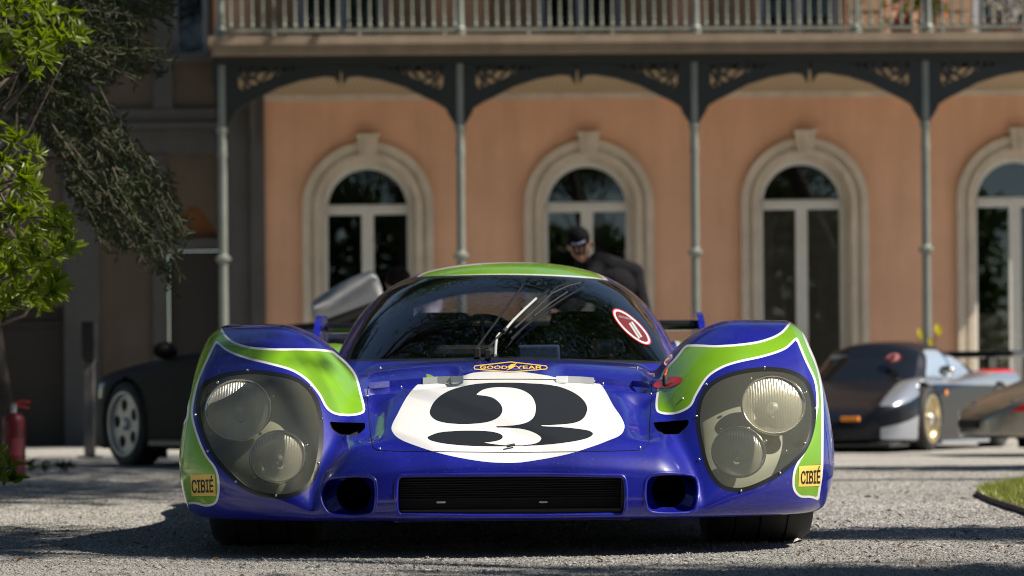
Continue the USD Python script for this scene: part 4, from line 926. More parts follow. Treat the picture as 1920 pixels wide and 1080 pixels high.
# ------------------------------------------------------------------ parked cars
def shell_car(name, label, origin, rz, prof, fend, cab, W, a_c, Ls, wheels, mat, fx, shoulder=.12, res=.03, side=0.0, nose=.7, zb=.14):
    """Coach-built skin from a hood profile, a fender crest, a cabin profile and wheel arches; returns the thing, its skin and the placing."""
    hp, fpr, cp = PchipInterpolator(*zip(*prof)), PchipInterpolator(*zip(*fend)), PchipInterpolator(*zip(*cab))
    def tp(x, y):
        ax = np.abs(x); h = hp(y) - .05 * (ax / W) ** 2
        f_ = fpr(y) - .16 * (np.maximum(fx - ax, 0) / .25) ** 2 - .10 * (np.maximum(ax - fx - .05, 0) / .14) ** 2.2
        H = smax(h, f_, .05); cb = cp(y - .15 * (ax / a_c) ** 2); base = .62
        c = np.where(cb > base, base + (cb - base) * (1 - np.minimum(ax / a_c, 1) ** 2.8) ** (1 / 2.8), -1.0); c = np.where(ax < a_c, c, -1.0)
        return smax(H, c, .02)
    def fld(x, y, z, two=False):
        e = .01; q = (x[:, :, 0], y[:, :, 0]) if two else (x, y)
        h = tp(*q); g = np.sqrt(1 + np.minimum((tp(q[0] + e, q[1]) - tp(q[0] - e, q[1])) / (2 * e), 5) ** 2 + np.minimum((tp(q[0], q[1] + e) - tp(q[0], q[1] - e)) / (2 * e), 5) ** 2)
        if two: h, g = h[:, :, None], g[:, :, None]
        f = (z - h) / g
        ax = np.abs(x); w = W - .18 * (z - .45) ** 2 - side * (z > .5) * (z - .5) * .2
        ye = np.maximum(nose - y, 0) / nose; yr = np.maximum(y - (Ls - nose), 0) / nose
        f = smax(f, (((ax / w) ** 2.8 + ye ** 2.8 + yr ** 2.8) ** (1 / 2.8) - 1) * .8, .05)
        f = smax(f, zb - z, .04)
        for yy, R in wheels: f = np.maximum(f, np.minimum(R + .035 - np.sqrt((y - yy) ** 2 + (z - R) ** 2), ax - W + .30))
        return f
    xs_, ys_, zs_ = np.arange(-W - .06, W + .061, res), np.arange(-.06, Ls + .09, res), np.arange(zb - .06, 1.45, res)
    b = Body(lambda x, y, z: fld(x, y, z), xs_, ys_, zs_, lambda x, y, z: fld(x, y, z, True), .004)
    t = thing(name, label, 'car', origin, rz)
    return t, Skin(b.V, b.F, b.N, np.zeros((len(b.V), 0)))
def alloy_wheel(t, x, y, R, w, rim, nspoke, mat, kind='holes'):
    sg = 1 if x > 0 else -1
    tr = obj('wheel', lathe([(rim, -w * .45), (R - .03, -w * .5), (R, -w * .4), (R, w * .4), (R - .03, w * .5), (rim, w * .45)], 40, 'x').apply_translation([x, y, R]), M['tyre'], t, smooth=35)
    xo = x + sg * w * .42
    obj('rim_lip', lathe([(rim + .004, 0), (rim + .004, sg * .02), (rim - .018, sg * .022), (rim - .03, -sg * .03)], 40, 'x').apply_translation([xo, y, R]), mat, tr, smooth=35)
    disc = Point(0, 0).buffer(rim - .02, 32)
    for k in range(nspoke):
        a = 2 * math.pi * k / nspoke + .5
        if kind == 'holes': disc = disc.difference(Point(rim * .60 * math.cos(a), rim * .60 * math.sin(a)).buffer(rim * .20, 12))
        else: disc = disc.difference(affinity.rotate(sbox(rim * .3, -rim * .055, rim * .86, rim * .055), math.degrees(a), origin=(0, 0)))
    e = extrude(disc, .03); v = e.vertices; e = tm(np.stack([xo - .04 + v[:, 2], y + v[:, 0], R + v[:, 1]], 1), e.faces)
    obj('wheel_face', e, mat, tr)
    obj('hub_cap', trimesh.creation.icosphere(2, .055).apply_scale([.5, 1, 1]).apply_translation([xo - (0 if sg > 0 else .02), y, R]), M['alloy'], tr, smooth=True)
    obj('wheel_well', bx(min(xo - sg * .2, xo - sg * .19), max(xo - sg * .2, xo - sg * .19), y - R, y + R, R * .2, R * 1.9), M['void'], tr)
    return tr
# dark coupe in the shade on the left
M['bronze'] = plain('dark_bronze_paint', (0.007, 0.006, 0.004), 0.55, .0, coat=.0, spec=.12)
M['silver_wheel'] = plain('silver_wheel', (0.50, 0.47, 0.43), 0.4, .6)
zl = 21.0
cpt, ck = shell_car('parked_coupe', 'dark bronze coupe parked in the shade on the left with five-hole silver wheels', (-2.97, 21.05, 0), 216.9,
    [(-.2, .3), (0, .55), (.12, .66), (.5, .74), (1.3, .86), (1.6, .92), (3.6, .98), (4.3, .92), (4.6, .8)], [(-.2, .3), (0, .52), (.15, .68), (.5, .78), (1.0, .84), (1.6, .88), (3, .90), (3.7, .95), (4.4, .88), (4.7, .7)],
    [(-.2, .3), (.9, .5), (1.2, .84), (1.7, 1.02), (2.2, 1.12), (2.7, 1.13), (3.3, 1.08), (4.0, .98), (4.4, .85), (4.7, .4)], .94, .72, 4.65, [(.92, .34), (3.55, .34)], M['bronze'], .74)
y_, z_, x_ = ck.V[:, 1], ck.V[:, 2], np.abs(ck.V[:, 0])
d = np.maximum(.93 - z_, np.maximum(z_ - 1.08, np.maximum(np.abs(y_ - 2.7) - 1.0 + (z_ - .93) * .6, .45 - x_))); d = np.maximum(d, x_ - .8)
gw, ck, _s = ck.split(d); gw.put('side_window', M['dglass'], cpt)
y_, z_, x_ = ck.V[:, 1], ck.V[:, 2], np.abs(ck.V[:, 0])
d = np.maximum(np.maximum(.93 - z_, z_ - 1.08), np.maximum(np.maximum(1.2 - y_, y_ - 2.2), x_ - .52 + (z_ - .95) * .25)); gw, ck, _s = ck.split(d); gw.put('windscreen', M['dglass'], cpt)
y_, z_ = ck.V[:, 1], ck.V[:, 2]; d = np.maximum(np.maximum(np.abs(z_ - .60 - .05 * y_) - .06, y_ - .55), .45 - np.abs(ck.V[:, 0])); gw, ck, _s = ck.split(d); gw.put('headlight', M['dglass'], cpt)
ck.put('body', M['bronze'], cpt)
for y in (.92, 3.55):
    for x in (.83, -.83): alloy_wheel(cpt, x, y, .345, .24, .262, 5, M['silver_wheel'])
obj('mirror', trimesh.creation.icosphere(2, .1).apply_scale([1.1, .7, .7]).apply_translation([.90, 1.55, .93]), M['bronze'], cpt, smooth=True)
obj('sill', bx(.9, .955, 1.35, 3.1, .16, .22, .015), M['trim'], cpt)
# black racing coupe on the right
M['blackpaint'] = plain('black_paint', (0.004, 0.005, 0.010), 0.35, coat=.25, spec=.3); M['silverp'] = plain('silver_stripe', (0.33, 0.36, 0.41), 0.25, .5, coat=.8)
M['gold_rim'] = plain('gold_rim', (0.80, 0.68, 0.45), 0.25, 1.0); M['orange_l'] = plain('indicator_orange', (0.7, 0.22, 0.02), 0.3); M['bluewin'] = plain('painted_sky_plexi', (.26, .32, .40), .12)  # side windows: reflected sky is painted in as an opaque pale blue
RZ = -28.0
ca, sa = math.cos(math.radians(RZ)), math.sin(math.radians(RZ))
wd = 23.8; wpos = at(1722, 805, wd); lx, ly = .86, .98
po = (wpos[0] - (lx * ca - ly * sa), wpos[1] - (lx * sa + ly * ca), 0)
pc, pk = shell_car('black_race_coupe', 'black racing coupe with silver and red fender stripes and gold wheels on the right', po, RZ,
    [(-.2, .15), (0, .28), (.2, .40), (.6, .50), (1.2, .63), (1.6, .70), (3.6, .82), (4.4, .72), (4.7, .55)], [(-.2, .15), (0, .30), (.2, .44), (.55, .60), (.9, .70), (1.3, .73), (1.7, .72), (2.6, .70), (3.3, .82), (3.9, .86), (4.5, .78), (4.8, .5)],
    [(-.2, .2), (1.1, .4), (1.5, .68), (1.85, .92), (2.15, 1.10), (2.7, 1.135), (3.2, 1.06), (3.9, .86), (4.4, .74), (4.8, .4)], .99, .63, 4.7, [(.98, .315), (3.35, .33)], M['blackpaint'], .78, zb=.09)
def cutp(sk, d, name, mat, t, **kw):
    a, b, _s = sk.split(d); a.put(name, mat, t, **kw); return b
g3 = lambda s: (s.V[:, 0], s.V[:, 1], s.V[:, 2])
x, y, z = g3(pk); pk = cutp(pk, np.maximum(np.maximum(.70 - z, z - 1.04), np.maximum(np.maximum(1.5 - y, y - 2.45), np.abs(x) - .56 + (z - .72) * .3)), 'windscreen', M['dglass'], pc)
for s_ in (1, -1):
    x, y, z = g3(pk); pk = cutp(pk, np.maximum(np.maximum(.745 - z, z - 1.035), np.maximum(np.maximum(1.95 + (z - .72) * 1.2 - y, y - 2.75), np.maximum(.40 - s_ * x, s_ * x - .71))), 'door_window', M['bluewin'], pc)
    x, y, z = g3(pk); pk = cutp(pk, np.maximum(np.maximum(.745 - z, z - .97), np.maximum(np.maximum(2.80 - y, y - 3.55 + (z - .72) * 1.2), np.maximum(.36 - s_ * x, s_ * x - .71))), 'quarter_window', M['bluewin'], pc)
    x, y, z = g3(pk); c0 = .50 + .22 * sstep(.1, 1.3, y); pk = cutp(pk, np.maximum(np.abs(z - c0 - .10) - .018, np.maximum(.72 - s_ * x, y - 4.2)), 'red_stripe', M['red'], pc)
    x, y, z = g3(pk); c0 = .50 + .22 * sstep(.1, 1.3, y); pk = cutp(pk, np.maximum(np.abs(z - c0 - .01) - .072, np.maximum(.72 - s_ * x, y - 4.2)), 'silver_stripe', M['silverp'], pc)
    x, y, z = g3(pk); pk = cutp(pk, np.maximum(np.maximum(z - .20 - .25 * y, .12 - z), np.maximum(.76 - s_ * x, y - .62)), 'silver_corner', M['silverp'], pc)
    obj('indicator', bx(s_ * .50 - .09, s_ * .50 + .09, -.005, .06, .30, .345, .01), M['orange_l'], pc)
    obj('mirror', trimesh.creation.icosphere(2, .07).apply_scale([1.2, .8, .8]).apply_translation([s_ * .84, 1.95, .80]), M['chrome'], pc, smooth=True)
    obj('side_skirt', bx(s_ * .93 - .04, s_ * .93 + .04, 1.4, 3.0, .06, .10, .01), M['silverp'], pc)
    obj('side_marker', bx(s_ * .985 - .01, s_ * .985 + .012, 1.42, 1.5, .55, .60), M['orange_l'], pc)
    for yy, R in ((.98, .315), (3.35, .33)): alloy_wheel(pc, s_ * .88, yy, R, .26, .235, 10, M['gold_rim'], 'spokes')
    obj('wing_post', bx(s_ * .6 - .02, s_ * .6 + .02, 4.15, 4.45, .74, .99, .01), M['trim'], pc)
pk.put('body', M['blackpaint'], pc)
obj('rear_wing', bx(-.92, .92, 4.05, 4.62, .98, 1.05, .025), M['trim'], pc)
obj('front_splitter', bx(-.93, .93, -.08, .5, .055, .085, .01), M['trim'], pc)
obj('number_plate', bx(-.42, -.12, -.015, 0.005, .30, .38, .004), M['bucket'], pc)
obj('front_flash', bx(-.62, -.35, .0, .06, .455, .50, .005).apply_translation([0, .18, -.06]), M['red'], pc)
bd = at(1757, 692, po[1] + 1.0)
m = lathe([(.001, 0), (.075, 0), (.075, -.004), (.001, -.004)], 24, 'y')
cyl = lambda r, off: lathe([(.001, 0), (r, 0), (r, .004), (.001, .004)], 28, 'y').apply_transform(trimesh.transformations.rotation_matrix(-.9, [1, 0, 0])).apply_translation([.34, 1.78 - off, .925 + off * .6])
wb_ = obj('windscreen_badge', cyl(.085, .02), M['badge'], pc); obj('badge_ring', cyl(.06, .03), plain('badge_pink', (.55, .30, .30), .5), wb_); obj('badge_field', cyl(.04, .04), M['badge'], wb_)
obj('windscreen_decal', bx(-.42, -.14, 1.98, 1.99, .955, .99).apply_translation([0, -.02, -.01]), M['strip'], pc)
# silver racing car nose at the right edge
M['silver_car'] = plain('silver_body', (0.25, 0.24, 0.20), 0.22, .7, coat=.6)
so = on_ground(1826, 846); sd = 20.3
nx = at(1846, 790, sd)[0]
sc_, sk_ = shell_car('silver_race_car', 'low silver racing car with a dark red flash, its nose entering at the right edge', (nx - .02, sd + .62, 0), -82.0,
    [(-.2, .2), (0, .34), (.15, .44), (.4, .55), (.9, .68), (1.5, .73), (3.5, .75), (4.0, .6)], [(-.2, .2), (0, .32), (.15, .42), (.4, .54), (.9, .70), (1.6, .70), (3.0, .74), (4.1, .5)], [(-.2, .1), (1.4, .5), (1.8, .8), (2.3, .9), (3.0, .8), (4.1, .4)], .80, .5, 4.0, [(.95, .30), (3.1, .30)], M['silver_car'], .55, nose=.75, zb=.16)
x, y, z = g3(sk_); sk_ = cutp(sk_, np.maximum(np.abs((y - .46) * .62 - (z - .52) * 1.05) - .05, np.maximum(.46 - x, np.maximum(z - .64, .38 - z))), 'red_flash', M['red'], sc_)
for s_ in (1, -1):
    obj('headlamp', trimesh.creation.icosphere(2, .04).apply_translation([s_ * .50, .23, .44]), M['chrome'], sc_, smooth=True)
    for yy in (.95, 3.1): alloy_wheel(sc_, s_ * .68, yy, .30, .18, .2, 8, M['silver_wheel'])
sk_.put('body', M['silver_car'], sc_)
obj('intake', bx(-.25, .25, -.015, .05, .24, .32, .02), M['void'], sc_)

# ------------------------------------------------------------------ people
M['skin'] = plain('skin', (0.33, 0.175, 0.12), 0.5, var=.08, scale=30); M['jacket'] = plain('black_jacket', (0.006, 0.006, 0.008), 0.9, spec=.15, var=.3, scale=12, bump=.006, bscale=14); M['trousers'] = plain('dark_trousers', (0.03, 0.03, 0.035), 0.85)
M['lilac'] = plain('lilac_shirt', (0.30, 0.26, 0.32), 0.85, bump=.006, bscale=14); M['hair'] = plain('dark_hair', (0.010, 0.007, 0.005), 0.8, spec=.1); M['cap'] = plain('black_cap', (0.004, 0.004, 0.005), 0.9, spec=.08); M['capprint'] = plain('cap_print', (0.22, 0.25, 0.36), 0.6)
M['shoe'] = plain('shoe', (0.02, 0.02, 0.02), .6)
def hulls(bones, L_=.02, smooth=8):
    out = m3.Manifold()
    for (p, r), (q, s) in bones:
        out += m3.Manifold.batch_hull([m3.Manifold.sphere(r, 14).translate([float(t) for t in p]), m3.Manifold.sphere(s, 14).translate([float(t) for t in q])])
    me = out.refine_to_length(L_).to_mesh(); t = trimesh.Trimesh(me.vert_properties[:, :3], me.tri_verts)
    trimesh.smoothing.filter_taubin(t, iterations=smooth); return t
def hand(wrist, fwd, side, curl=.5):
    """Bones of a hand: palm, four unequal fingers and a thumb."""
    fwd = np.array(fwd, float); fwd /= np.linalg.norm(fwd); side = np.array(side, float); side -= fwd * (side @ fwd); side /= np.linalg.norm(side); dn = np.cross(fwd, side); w = np.array(wrist, float); B_ = []
    kn = []
    for i, ln in enumerate((.072, .082, .076, .060)):
        k = w + fwd * .085 + side * (.030 - .021 * i); kn.append(k); B_.append(((w + fwd * .02 + side * (.018 - .012 * i), .014), (k, .0105))); p, dd = k, fwd
        for j, f in enumerate((.45, .32, .23)):
            a = curl * (j + 1) * .55; dd = fwd * math.cos(a) + dn * math.sin(a); q = p + dd * ln * f; B_.append(((p, .0095 - .0008 * j), (q, .0088 - .0008 * j))); p = q
    t0 = w + fwd * .03 + side * .03; t1 = t0 + fwd * .03 + side * .03 + dn * .01; t2 = t1 + fwd * .03 + side * .008 + dn * .015
    B_ += [((w + fwd * .015, .016), (t0, .014)), ((t0, .013), (t1, .0105)), ((t1, .0105), (t2, .0085))]
    return B_
def person(label, P, top, bottom, cap, head_dir, hair=True):
    """P: joints. Builds one continuous body with clothes, hair or cap as its children."""
    g = {k: np.array(v, float) for k, v in P.items()}
    t = thing('person', label, 'person', tuple(g.pop('at')))
    hd = np.array(head_dir, float); hd /= np.linalg.norm(hd); H = g['head']; up = H - g['neck']; up /= np.linalg.norm(up); hd -= up * (hd @ up); hd /= np.linalg.norm(hd); sd_ = np.cross(hd, up)
    F = lambda f, u, s: H + hd * f + up * u + sd_ * s
    skull = [((F(.005, .035, 0), .078), (F(-.025, .03, 0), .082)), ((F(.01, .03, 0), .075), (F(.045, -.075, 0), .034)), ((F(.04, -.02, .025), .045), (F(.04, -.02, -.025), .045)), ((F(.086, .005, 0), .010), (F(.102, -.03, 0), .014)),
             ((F(.072, .022, .032), .014), (F(.072, .022, -.032), .014)), ((F(.078, -.062, .016), .009), (F(.078, -.062, -.016), .009)), ((F(-.005, .005, .08), .016), (F(-.01, -.025, .078), .012)), ((F(-.005, .005, -.08), .016), (F(-.01, -.025, -.078), .012)), ((F(-.02, -.05, 0), .052), (g['neck'], .056))]
    limb = []
    for s_ in 'LR':
        limb += [((g['sh' + s_], .058), (g['el' + s_], .043)), ((g['el' + s_], .043), (g['wr' + s_], .030)), ((g['hip' + s_], .088), (g['kn' + s_], .058)), ((g['kn' + s_], .056), (g['an' + s_], .040)), ((g['an' + s_], .042), (g['an' + s_] + np.array([0, -.15, -.035]), .035))]
    tor = [((g['neck'], .056), (g['chest'], .10)), ((g['shL'], .066), (g['shR'], .066)), ((g['chest'] + (g['shL'] - g['shR']) * .22, .115), (g['chest'] - (g['shL'] - g['shR']) * .22, .115)), ((g['chest'], .14), (g['pelvis'], .13)), ((g['hipL'], .10), (g['hipR'], .10)), ((g['chest'] + (g['shL'] - g['shR']) * .25, .1), (g['pelvis'] + (g['hipL'] - g['hipR']) * .3, .1)), ((g['chest'] - (g['shL'] - g['shR']) * .25, .1), (g['pelvis'] - (g['hipL'] - g['hipR']) * .3, .1))]
    hands = []
    for s_ in 'LR':
        w = g['wr' + s_]; f_ = w - g['el' + s_]; hands += hand(w + f_ / np.linalg.norm(f_) * .02, f_, g.get('thumb' + s_, np.array([0, 0, 1.0])), .5)
    obj('body', hulls(skull + limb + tor + hands, .022, 6), M['skin'], t, smooth=True)
    gr = lambda bl, k: [((p, r + k), (q, s + k)) for (p, r), (q, s) in bl]
    arms = [b for i in (0, 5) for b in limb[i:i + 1]] + [((g['el' + s_], .047), (g['wr' + s_], .036)) for s_ in 'LR']
    obj('jacket' if top is M['jacket'] else 'shirt', hulls(gr(tor[1:], .016) + gr(arms, .014) + [((g['neck'] - up * .02, .066), (g['chest'], .10)), ((g['neck'] + up * .035, .064), (g['neck'] - up * .03, .078))], .03, 6), top, t, smooth=True)
    legs = [limb[i] for i in (2, 3, 7, 8)]
    obj('trousers', hulls(gr(legs, .014) + gr(tor[4:5], .010), .035, 5), bottom, t, smooth=True)
    for s_ in 'LR': obj('shoe', hulls([((g['an' + s_] + np.array([0, .03, -.035]), .05), (g['an' + s_] + np.array([0, -.17, -.045]), .042))], .03, 3), M['shoe'], t, smooth=True)
    for s_ in (-1, 1): obj('eye', trimesh.creation.icosphere(1, .011).apply_translation(F(.083, .008, .03 * s_)), M['ink'], t, smooth=True)
    if cap:
        c_ = obj('cap', hulls([((F(-.0, .055, 0), .083), (F(-.03, .05, 0), .084)), ((F(.015, .075, 0), .072), (F(-.03, .072, 0), .07))], .02, 4), M['cap'], t, smooth=True)
        obj('cap_peak', hulls([((F(.075, .052, .045), .010), (F(.15, .030, .03), .007)), ((F(.075, .052, -.045), .010), (F(.15, .030, -.03), .007)), ((F(.15, .030, .03), .007), (F(.15, .030, -.03), .007)), ((F(.08, .054, 0), .010), (F(.16, .031, 0), .007))], .012, 3), M['cap'], c_, smooth=True)
        pl = np.array([F(.086, .085, s) for s in (-.045, .045)]); q = [F(.083 - .012 * abs(s) / .05, .078, s) for s in (-.05, -.025, 0, .025, .05)]
        obj('cap_print', tube(q, .010, 6), M['capprint'], c_)
    elif hair:
        obj('hair', hulls([((F(-.01, .055, 0), .083), (F(-.04, .03, 0), .085)), ((F(-.045, .0, 0), .075), (F(-.03, .06, 0), .08))], .02, 4), M['hair'], t, smooth=True)
    return t
p1 = at(1087, 462, 17.6)
person('man in a black jacket and black cap leaning down behind the racing car', dict(at=(p1[0], 17.6, 0), head=(0, -.08, p1[2]), neck=(.035, .03, p1[2] - .135), chest=(.26, .06, 1.33), shL=(.39, .08, 1.42), shR=(.14, .03, 1.50), elL=(.47, .0, 1.10), elR=(-.02, -.2, 1.20), wrL=(.36, -.22, .98), wrR=(-.14, -.42, 1.10),
    pelvis=(.36, .16, .92), hipL=(.45, .16, .90), hipR=(.28, .16, .90), knL=(.50, .12, .48), knR=(.24, .05, .48), anL=(.52, .18, .09), anR=(.2, .1, .09)), M['jacket'], M['trousers'], True, (-.08, -1, -.22))
p2 = at(748, 532, 17.0)
person('person with dark hair and a lilac shirt bending down behind the car roof', dict(at=(p2[0], 17.0, 0), head=(0, -.1, p2[2] - .02), neck=(.02, .05, p2[2] - .12), chest=(.05, .26, 1.10), shL=(.22, .2, 1.18), shR=(-.13, .2, 1.18), elL=(.2, -.02, .98), elR=(-.26, -.02, 1.02), wrL=(.08, -.2, 1.05), wrR=(-.2, -.22, 1.06),
    pelvis=(.06, .5, .92), hipL=(.15, .5, .9), hipR=(-.03, .5, .9), knL=(.17, .42, .48), knR=(-.05, .42, .48), anL=(.17, .5, .09), anR=(-.05, .5, .09)), M['lilac'], M['trousers'], False, (-.3, -1, -.5))
# grey padded bag tilted behind the car's left shoulder
M['bag'] = plain('grey_fabric', (0.30, 0.30, 0.30), 0.6, var=.12, scale=7, bump=.01, bscale=9)
q0, q1 = at(586, 585, 16.6), at(714, 538, 16.6)
bag = thing('padded_bag', 'silver grey padded bag held up at a slant behind the left front fender', 'bag', tuple((q0 + q1) / 2))
ang = math.atan2(q1[2] - q0[2], q1[0] - q0[0]); Lb = np.linalg.norm(q1 - q0)
bm = bx(-Lb / 2, Lb / 2, -.16, .16, -.075, .075, .045); bm = bm.subdivide().subdivide(); v = bm.vertices
v[:, 2] *= 1 + .45 * (v[:, 0] / Lb + .1); v[:, 2] += .02 * np.sin(v[:, 0] * 9 + v[:, 1] * 7)
R_ = trimesh.transformations.rotation_matrix(-ang, [0, 1, 0]); bm.vertices = v; bm.apply_transform(trimesh.transformations.rotation_matrix(.35, [1, 0, 0])); bm.apply_transform(R_)
obj('cover', bm, M['bag'], bag, smooth=50)
un = bx(-Lb / 2 + .03, Lb / 2 - .02, -.14, .15, -.14, -.06, .03).apply_transform(R_); obj('underside', un, M['dark'], bag)

# ------------------------------------------------------------------ extinguisher, post, sapling, lawn
eg = on_ground(27, 897); s_e = FPX / eg[1]; R_e = 21 / s_e; h_e = (897 - 775) / s_e
M['label'] = plain('label_paper', (.30, .05, .05), .5)
ex = thing('fire_extinguisher', 'red fire extinguisher standing on the gravel at the left edge', 'fire extinguisher', (eg[0], eg[1], 0))
obj('cylinder', lathe([(.001, 0), (R_e * .95, 0), (R_e, .015), (R_e, h_e * .86), (R_e * .93, h_e * .93), (R_e * .65, h_e * .985), (R_e * .3, h_e * 1.01), (.001, h_e * 1.01)], 32), plain('extinguisher_red', (.15, .006, .009), .4), ex, smooth=40)
obj('base_ring', lathe([(R_e * 1.02, .0), (R_e * 1.05, .01), (R_e * 1.02, .03)], 32), M['dark'], ex)
vz = h_e * 1.01
vl = obj('valve', cat_([lathe([(.016, vz - .01), (.02, vz + .03), (.012, vz + .05), (.001, vz + .05)], 16), bx(-.012, .02, -.012, .012, vz + .03, vz + .06, .004)]), M['steel'], ex, smooth=40)
obj('handle', cat_([tube([(0, 0, vz + .06), (.05, 0, vz + .075), (.11, 0, vz + .07)], .008, 8), tube([(0, 0, vz + .04), (.06, 0, vz + .042), (.1, 0, vz + .03)], .007, 8)]), M['red'], vl)
obj('hose', tube(spline([(0, 0), (1, 1), (2, 1.4)], 2, False)[:, :1] * 0 + np.array([(-.02 - .055 * math.sin(t) - .0, -.02, vz + .03 - .30 * t / 3.0) for t in np.linspace(0, 3.0, len(spline([(0, 0), (1, 1), (2, 1.4)], 2, False)))]), .009, 8), M['dark'], ex, smooth=True)
lb = lathe([(R_e + .0012, h_e * .35), (R_e + .0012, h_e * .62)], 32); k = (lb.vertices[lb.faces].mean(1)[:, 1] < -.3 * R_e) & (lb.vertices[lb.faces].mean(1)[:, 0] > -.1 * R_e); lb.update_faces(k); obj('paper_label', lb, M['label'], ex)
pb = at(168, 800, 24.0)
ps = thing('dark_post', 'slim dark post with a paler lower half beside the left doorway', 'post', (pb[0], 24.0, 0))
s24 = FPX / 24; zt = at(168, 603, 24.0)[2]; zm = at(168, 678, 24.0)[2]
obj('upper_box', bx(-.072, .072, -.06, .06, zm, zt, .02), M['trim'], ps); obj('lower_shaft', bx(-.05, .05, -.04, .04, .0, zm, .01), M['grey_wall'], ps); obj('foot', bx(-.11, .11, -.1, .1, 0, .02), M['trim'], ps)
sp_ = at(1738, 660, 28.3)
sap = thing('yellow_sapling', 'thin sapling with a few yellow leaves in front of the fourth column', 'plant', (sp_[0], 28.3, 0))
tips = [at(a, b, 28.3) - [sp_[0], 28.3, 0] for a, b in ((1756, 619), (1722, 627), (1741, 642))]
obj('stem', cat_([tube([(0, 0, 0), (t[0] * .4, 0, t[2] * .6), t], .006, 5) for t in tips]), M['bark'], sap)
for t, w_ in zip(tips, (.09, .06, .05)): obj('leaf', leaves(np.array([t]) + [0, 0, .08], np.array([[.2, -.2, -1]]), .16, np.array([w_]), up=np.array([[0, -1, 0.1]])), M['yleaf'], sap)
lawn_o = spline([(1.84, 7.6), (1.90, 8.6), (1.98, 9.5), (2.09, 10.7), (2.24, 11.6), (2.5, 12.3), (2.9, 13.1), (6, 14.2, 1), (6, 7, 1), (1.9, 7.0, 1)], 8)
M['soil'] = plain('soil', (0.07, 0.055, 0.04), .95, var=.3, bump=.01); M['grass'] = leafmat('grass_blades', (0.20, 0.23, 0.05), (0.42, 0.39, 0.14), .35)
lp = Polygon(lawn_o)
e = extrude(lp, .025); v = e.vertices; bed = tm(np.column_stack([v[:, 0], v[:, 1], v[:, 2] + .001]), e.faces)
obj('lawn_bed', bed, M['soil'], kind='structure')
edp = lp.exterior; pts_e = np.array([edp.interpolate(t, normalized=True).coords[0] for t in np.linspace(0, .62, 120)])
ed = obj('lawn_edging', tube(np.column_stack([pts_e, np.full(len(pts_e), .014)]), .013, 6), M['soil'], label='low dark edging strip round the grass at the right', cat='edging')
n = 42000; P = np.column_stack([rng.uniform(1.8, 3.6, n), rng.uniform(7.4, 14.0, n)])
import shapely
P = P[shapely.contains_xy(lp, P[:, 0], P[:, 1])]; n = len(P)
hgt = rng.uniform(.02, .05, n); D = np.column_stack([rng.standard_normal((n, 2)) * .55, np.ones(n)]); D /= np.linalg.norm(D, axis=1, keepdims=True)
S = np.cross(D, rng.standard_normal((n, 3))); S /= np.linalg.norm(S, axis=1, keepdims=True)
b0 = np.column_stack([P, np.full(n, .024)]); V = np.stack([b0 - S * .003, b0 + S * .003, b0 + D * hgt[:, None]], 1).reshape(-1, 3)
obj('lawn_grass', (V, np.arange(3 * n).reshape(-1, 3)), M['grass'], kind='stuff', label='short sunlit grass of the lawn corner at the right', cat='grass')

# ------------------------------------------------------------------ trees and shrubs
def in_poly(poly, n):
    poly = Polygon(poly); x0, y0, x1, y1 = poly.bounds; out = np.zeros((0, 2))
    while len(out) < n:
        q = np.column_stack([rng.uniform(x0, x1, 3 * n), rng.uniform(y0, y1, 3 * n)]); out = np.vstack([out, q[shapely.contains_xy(poly, q[:, 0], q[:, 1])]])
    return out[:n]
def px_points(q, d):
    xc, zc = (q[:, 0] - CX) / FPX, (CY - q[:, 1]) / FPX
    return np.stack([xc * CR + zc * SR, np.ones(len(q)), zc * CR - xc * SR], 1) * d[:, None] + [0, 0, HC]
# glossy-leaved shrub tree, close, at the left edge
sh = thing('rhododendron_tree', 'bright glossy-leaved evergreen at the left edge, whorled leaves catching the sun', 'tree', (0, 0, 0))
A1 = [(-160, 215), (-20, 205), (45, 255), (75, 300), (60, 340), (95, 385), (122, 405), (138, 470), (120, 500), (105, 515), (118, 540), (85, 572), (40, 570), (8, 590), (-160, 600)]
A2 = [(-160, -30), (110, -30), (150, 60), (130, 100), (85, 150), (40, 120), (-160, 170)]
C, Dm = [], []
for poly, n_, d0, d1 in ((A1, 330, 8.3, 10.6), (A2, 130, 8.6, 10.4)):
    q = in_poly(poly, n_); d = rng.uniform(d0, d1, n_); p = px_points(q, d); C.append(p)
    o = np.column_stack([(q[:, 0] - np.mean([a[0] for a in poly])) / 160 + .3, -(d - (d0 + d1) / 2) * -.4 - .5, .35 + rng.standard_normal(n_) * .35]); Dm.append(o + rng.standard_normal((n_, 3)) * .35)
for qx, qy in ((108, 412), (118, 445), (122, 470), (92, 545), (78, 560), (60, 475), (12, 575), (105, 530), (35, 450), (98, 395), (20, 500), (84, 118), (70, 95), (62, 140)):
    C.append(px_points(np.array([[qx, qy]]), np.array([rng.uniform(8.0, 8.6)]))); Dm.append(np.array([[.6, -.6, .3]]) + rng.standard_normal((1, 3)) * .2)
C, Dm = np.vstack(C), np.vstack(Dm)
obj('foliage', rosettes(C, Dm, 10, .072, .022), M['leafA'], sh)
tk = np.array([-2.35, 9.9, 0])
limbs = [tube([tk, tk + [.02, 0, .5], tk + [-.05, .05, 1.1], tk + [.0, 0, 2.2]], [.09, .075, .06, .03], 10)]
obj('trunk', limbs[0], M['bark'], sh, smooth=True)
tw = []
for i in range(0, len(C), 3):
    b = tk + [0, 0, rng.uniform(.7, 2.0)]; mid = (b * .45 + C[i] * .55) + rng.standard_normal(3) * .05 - [0, 0, .06]
    tw.append(tube([b, mid, C[i]], [.012, .007, .003], 5))
obj('branches', cat_(tw), M['bark'], sh)
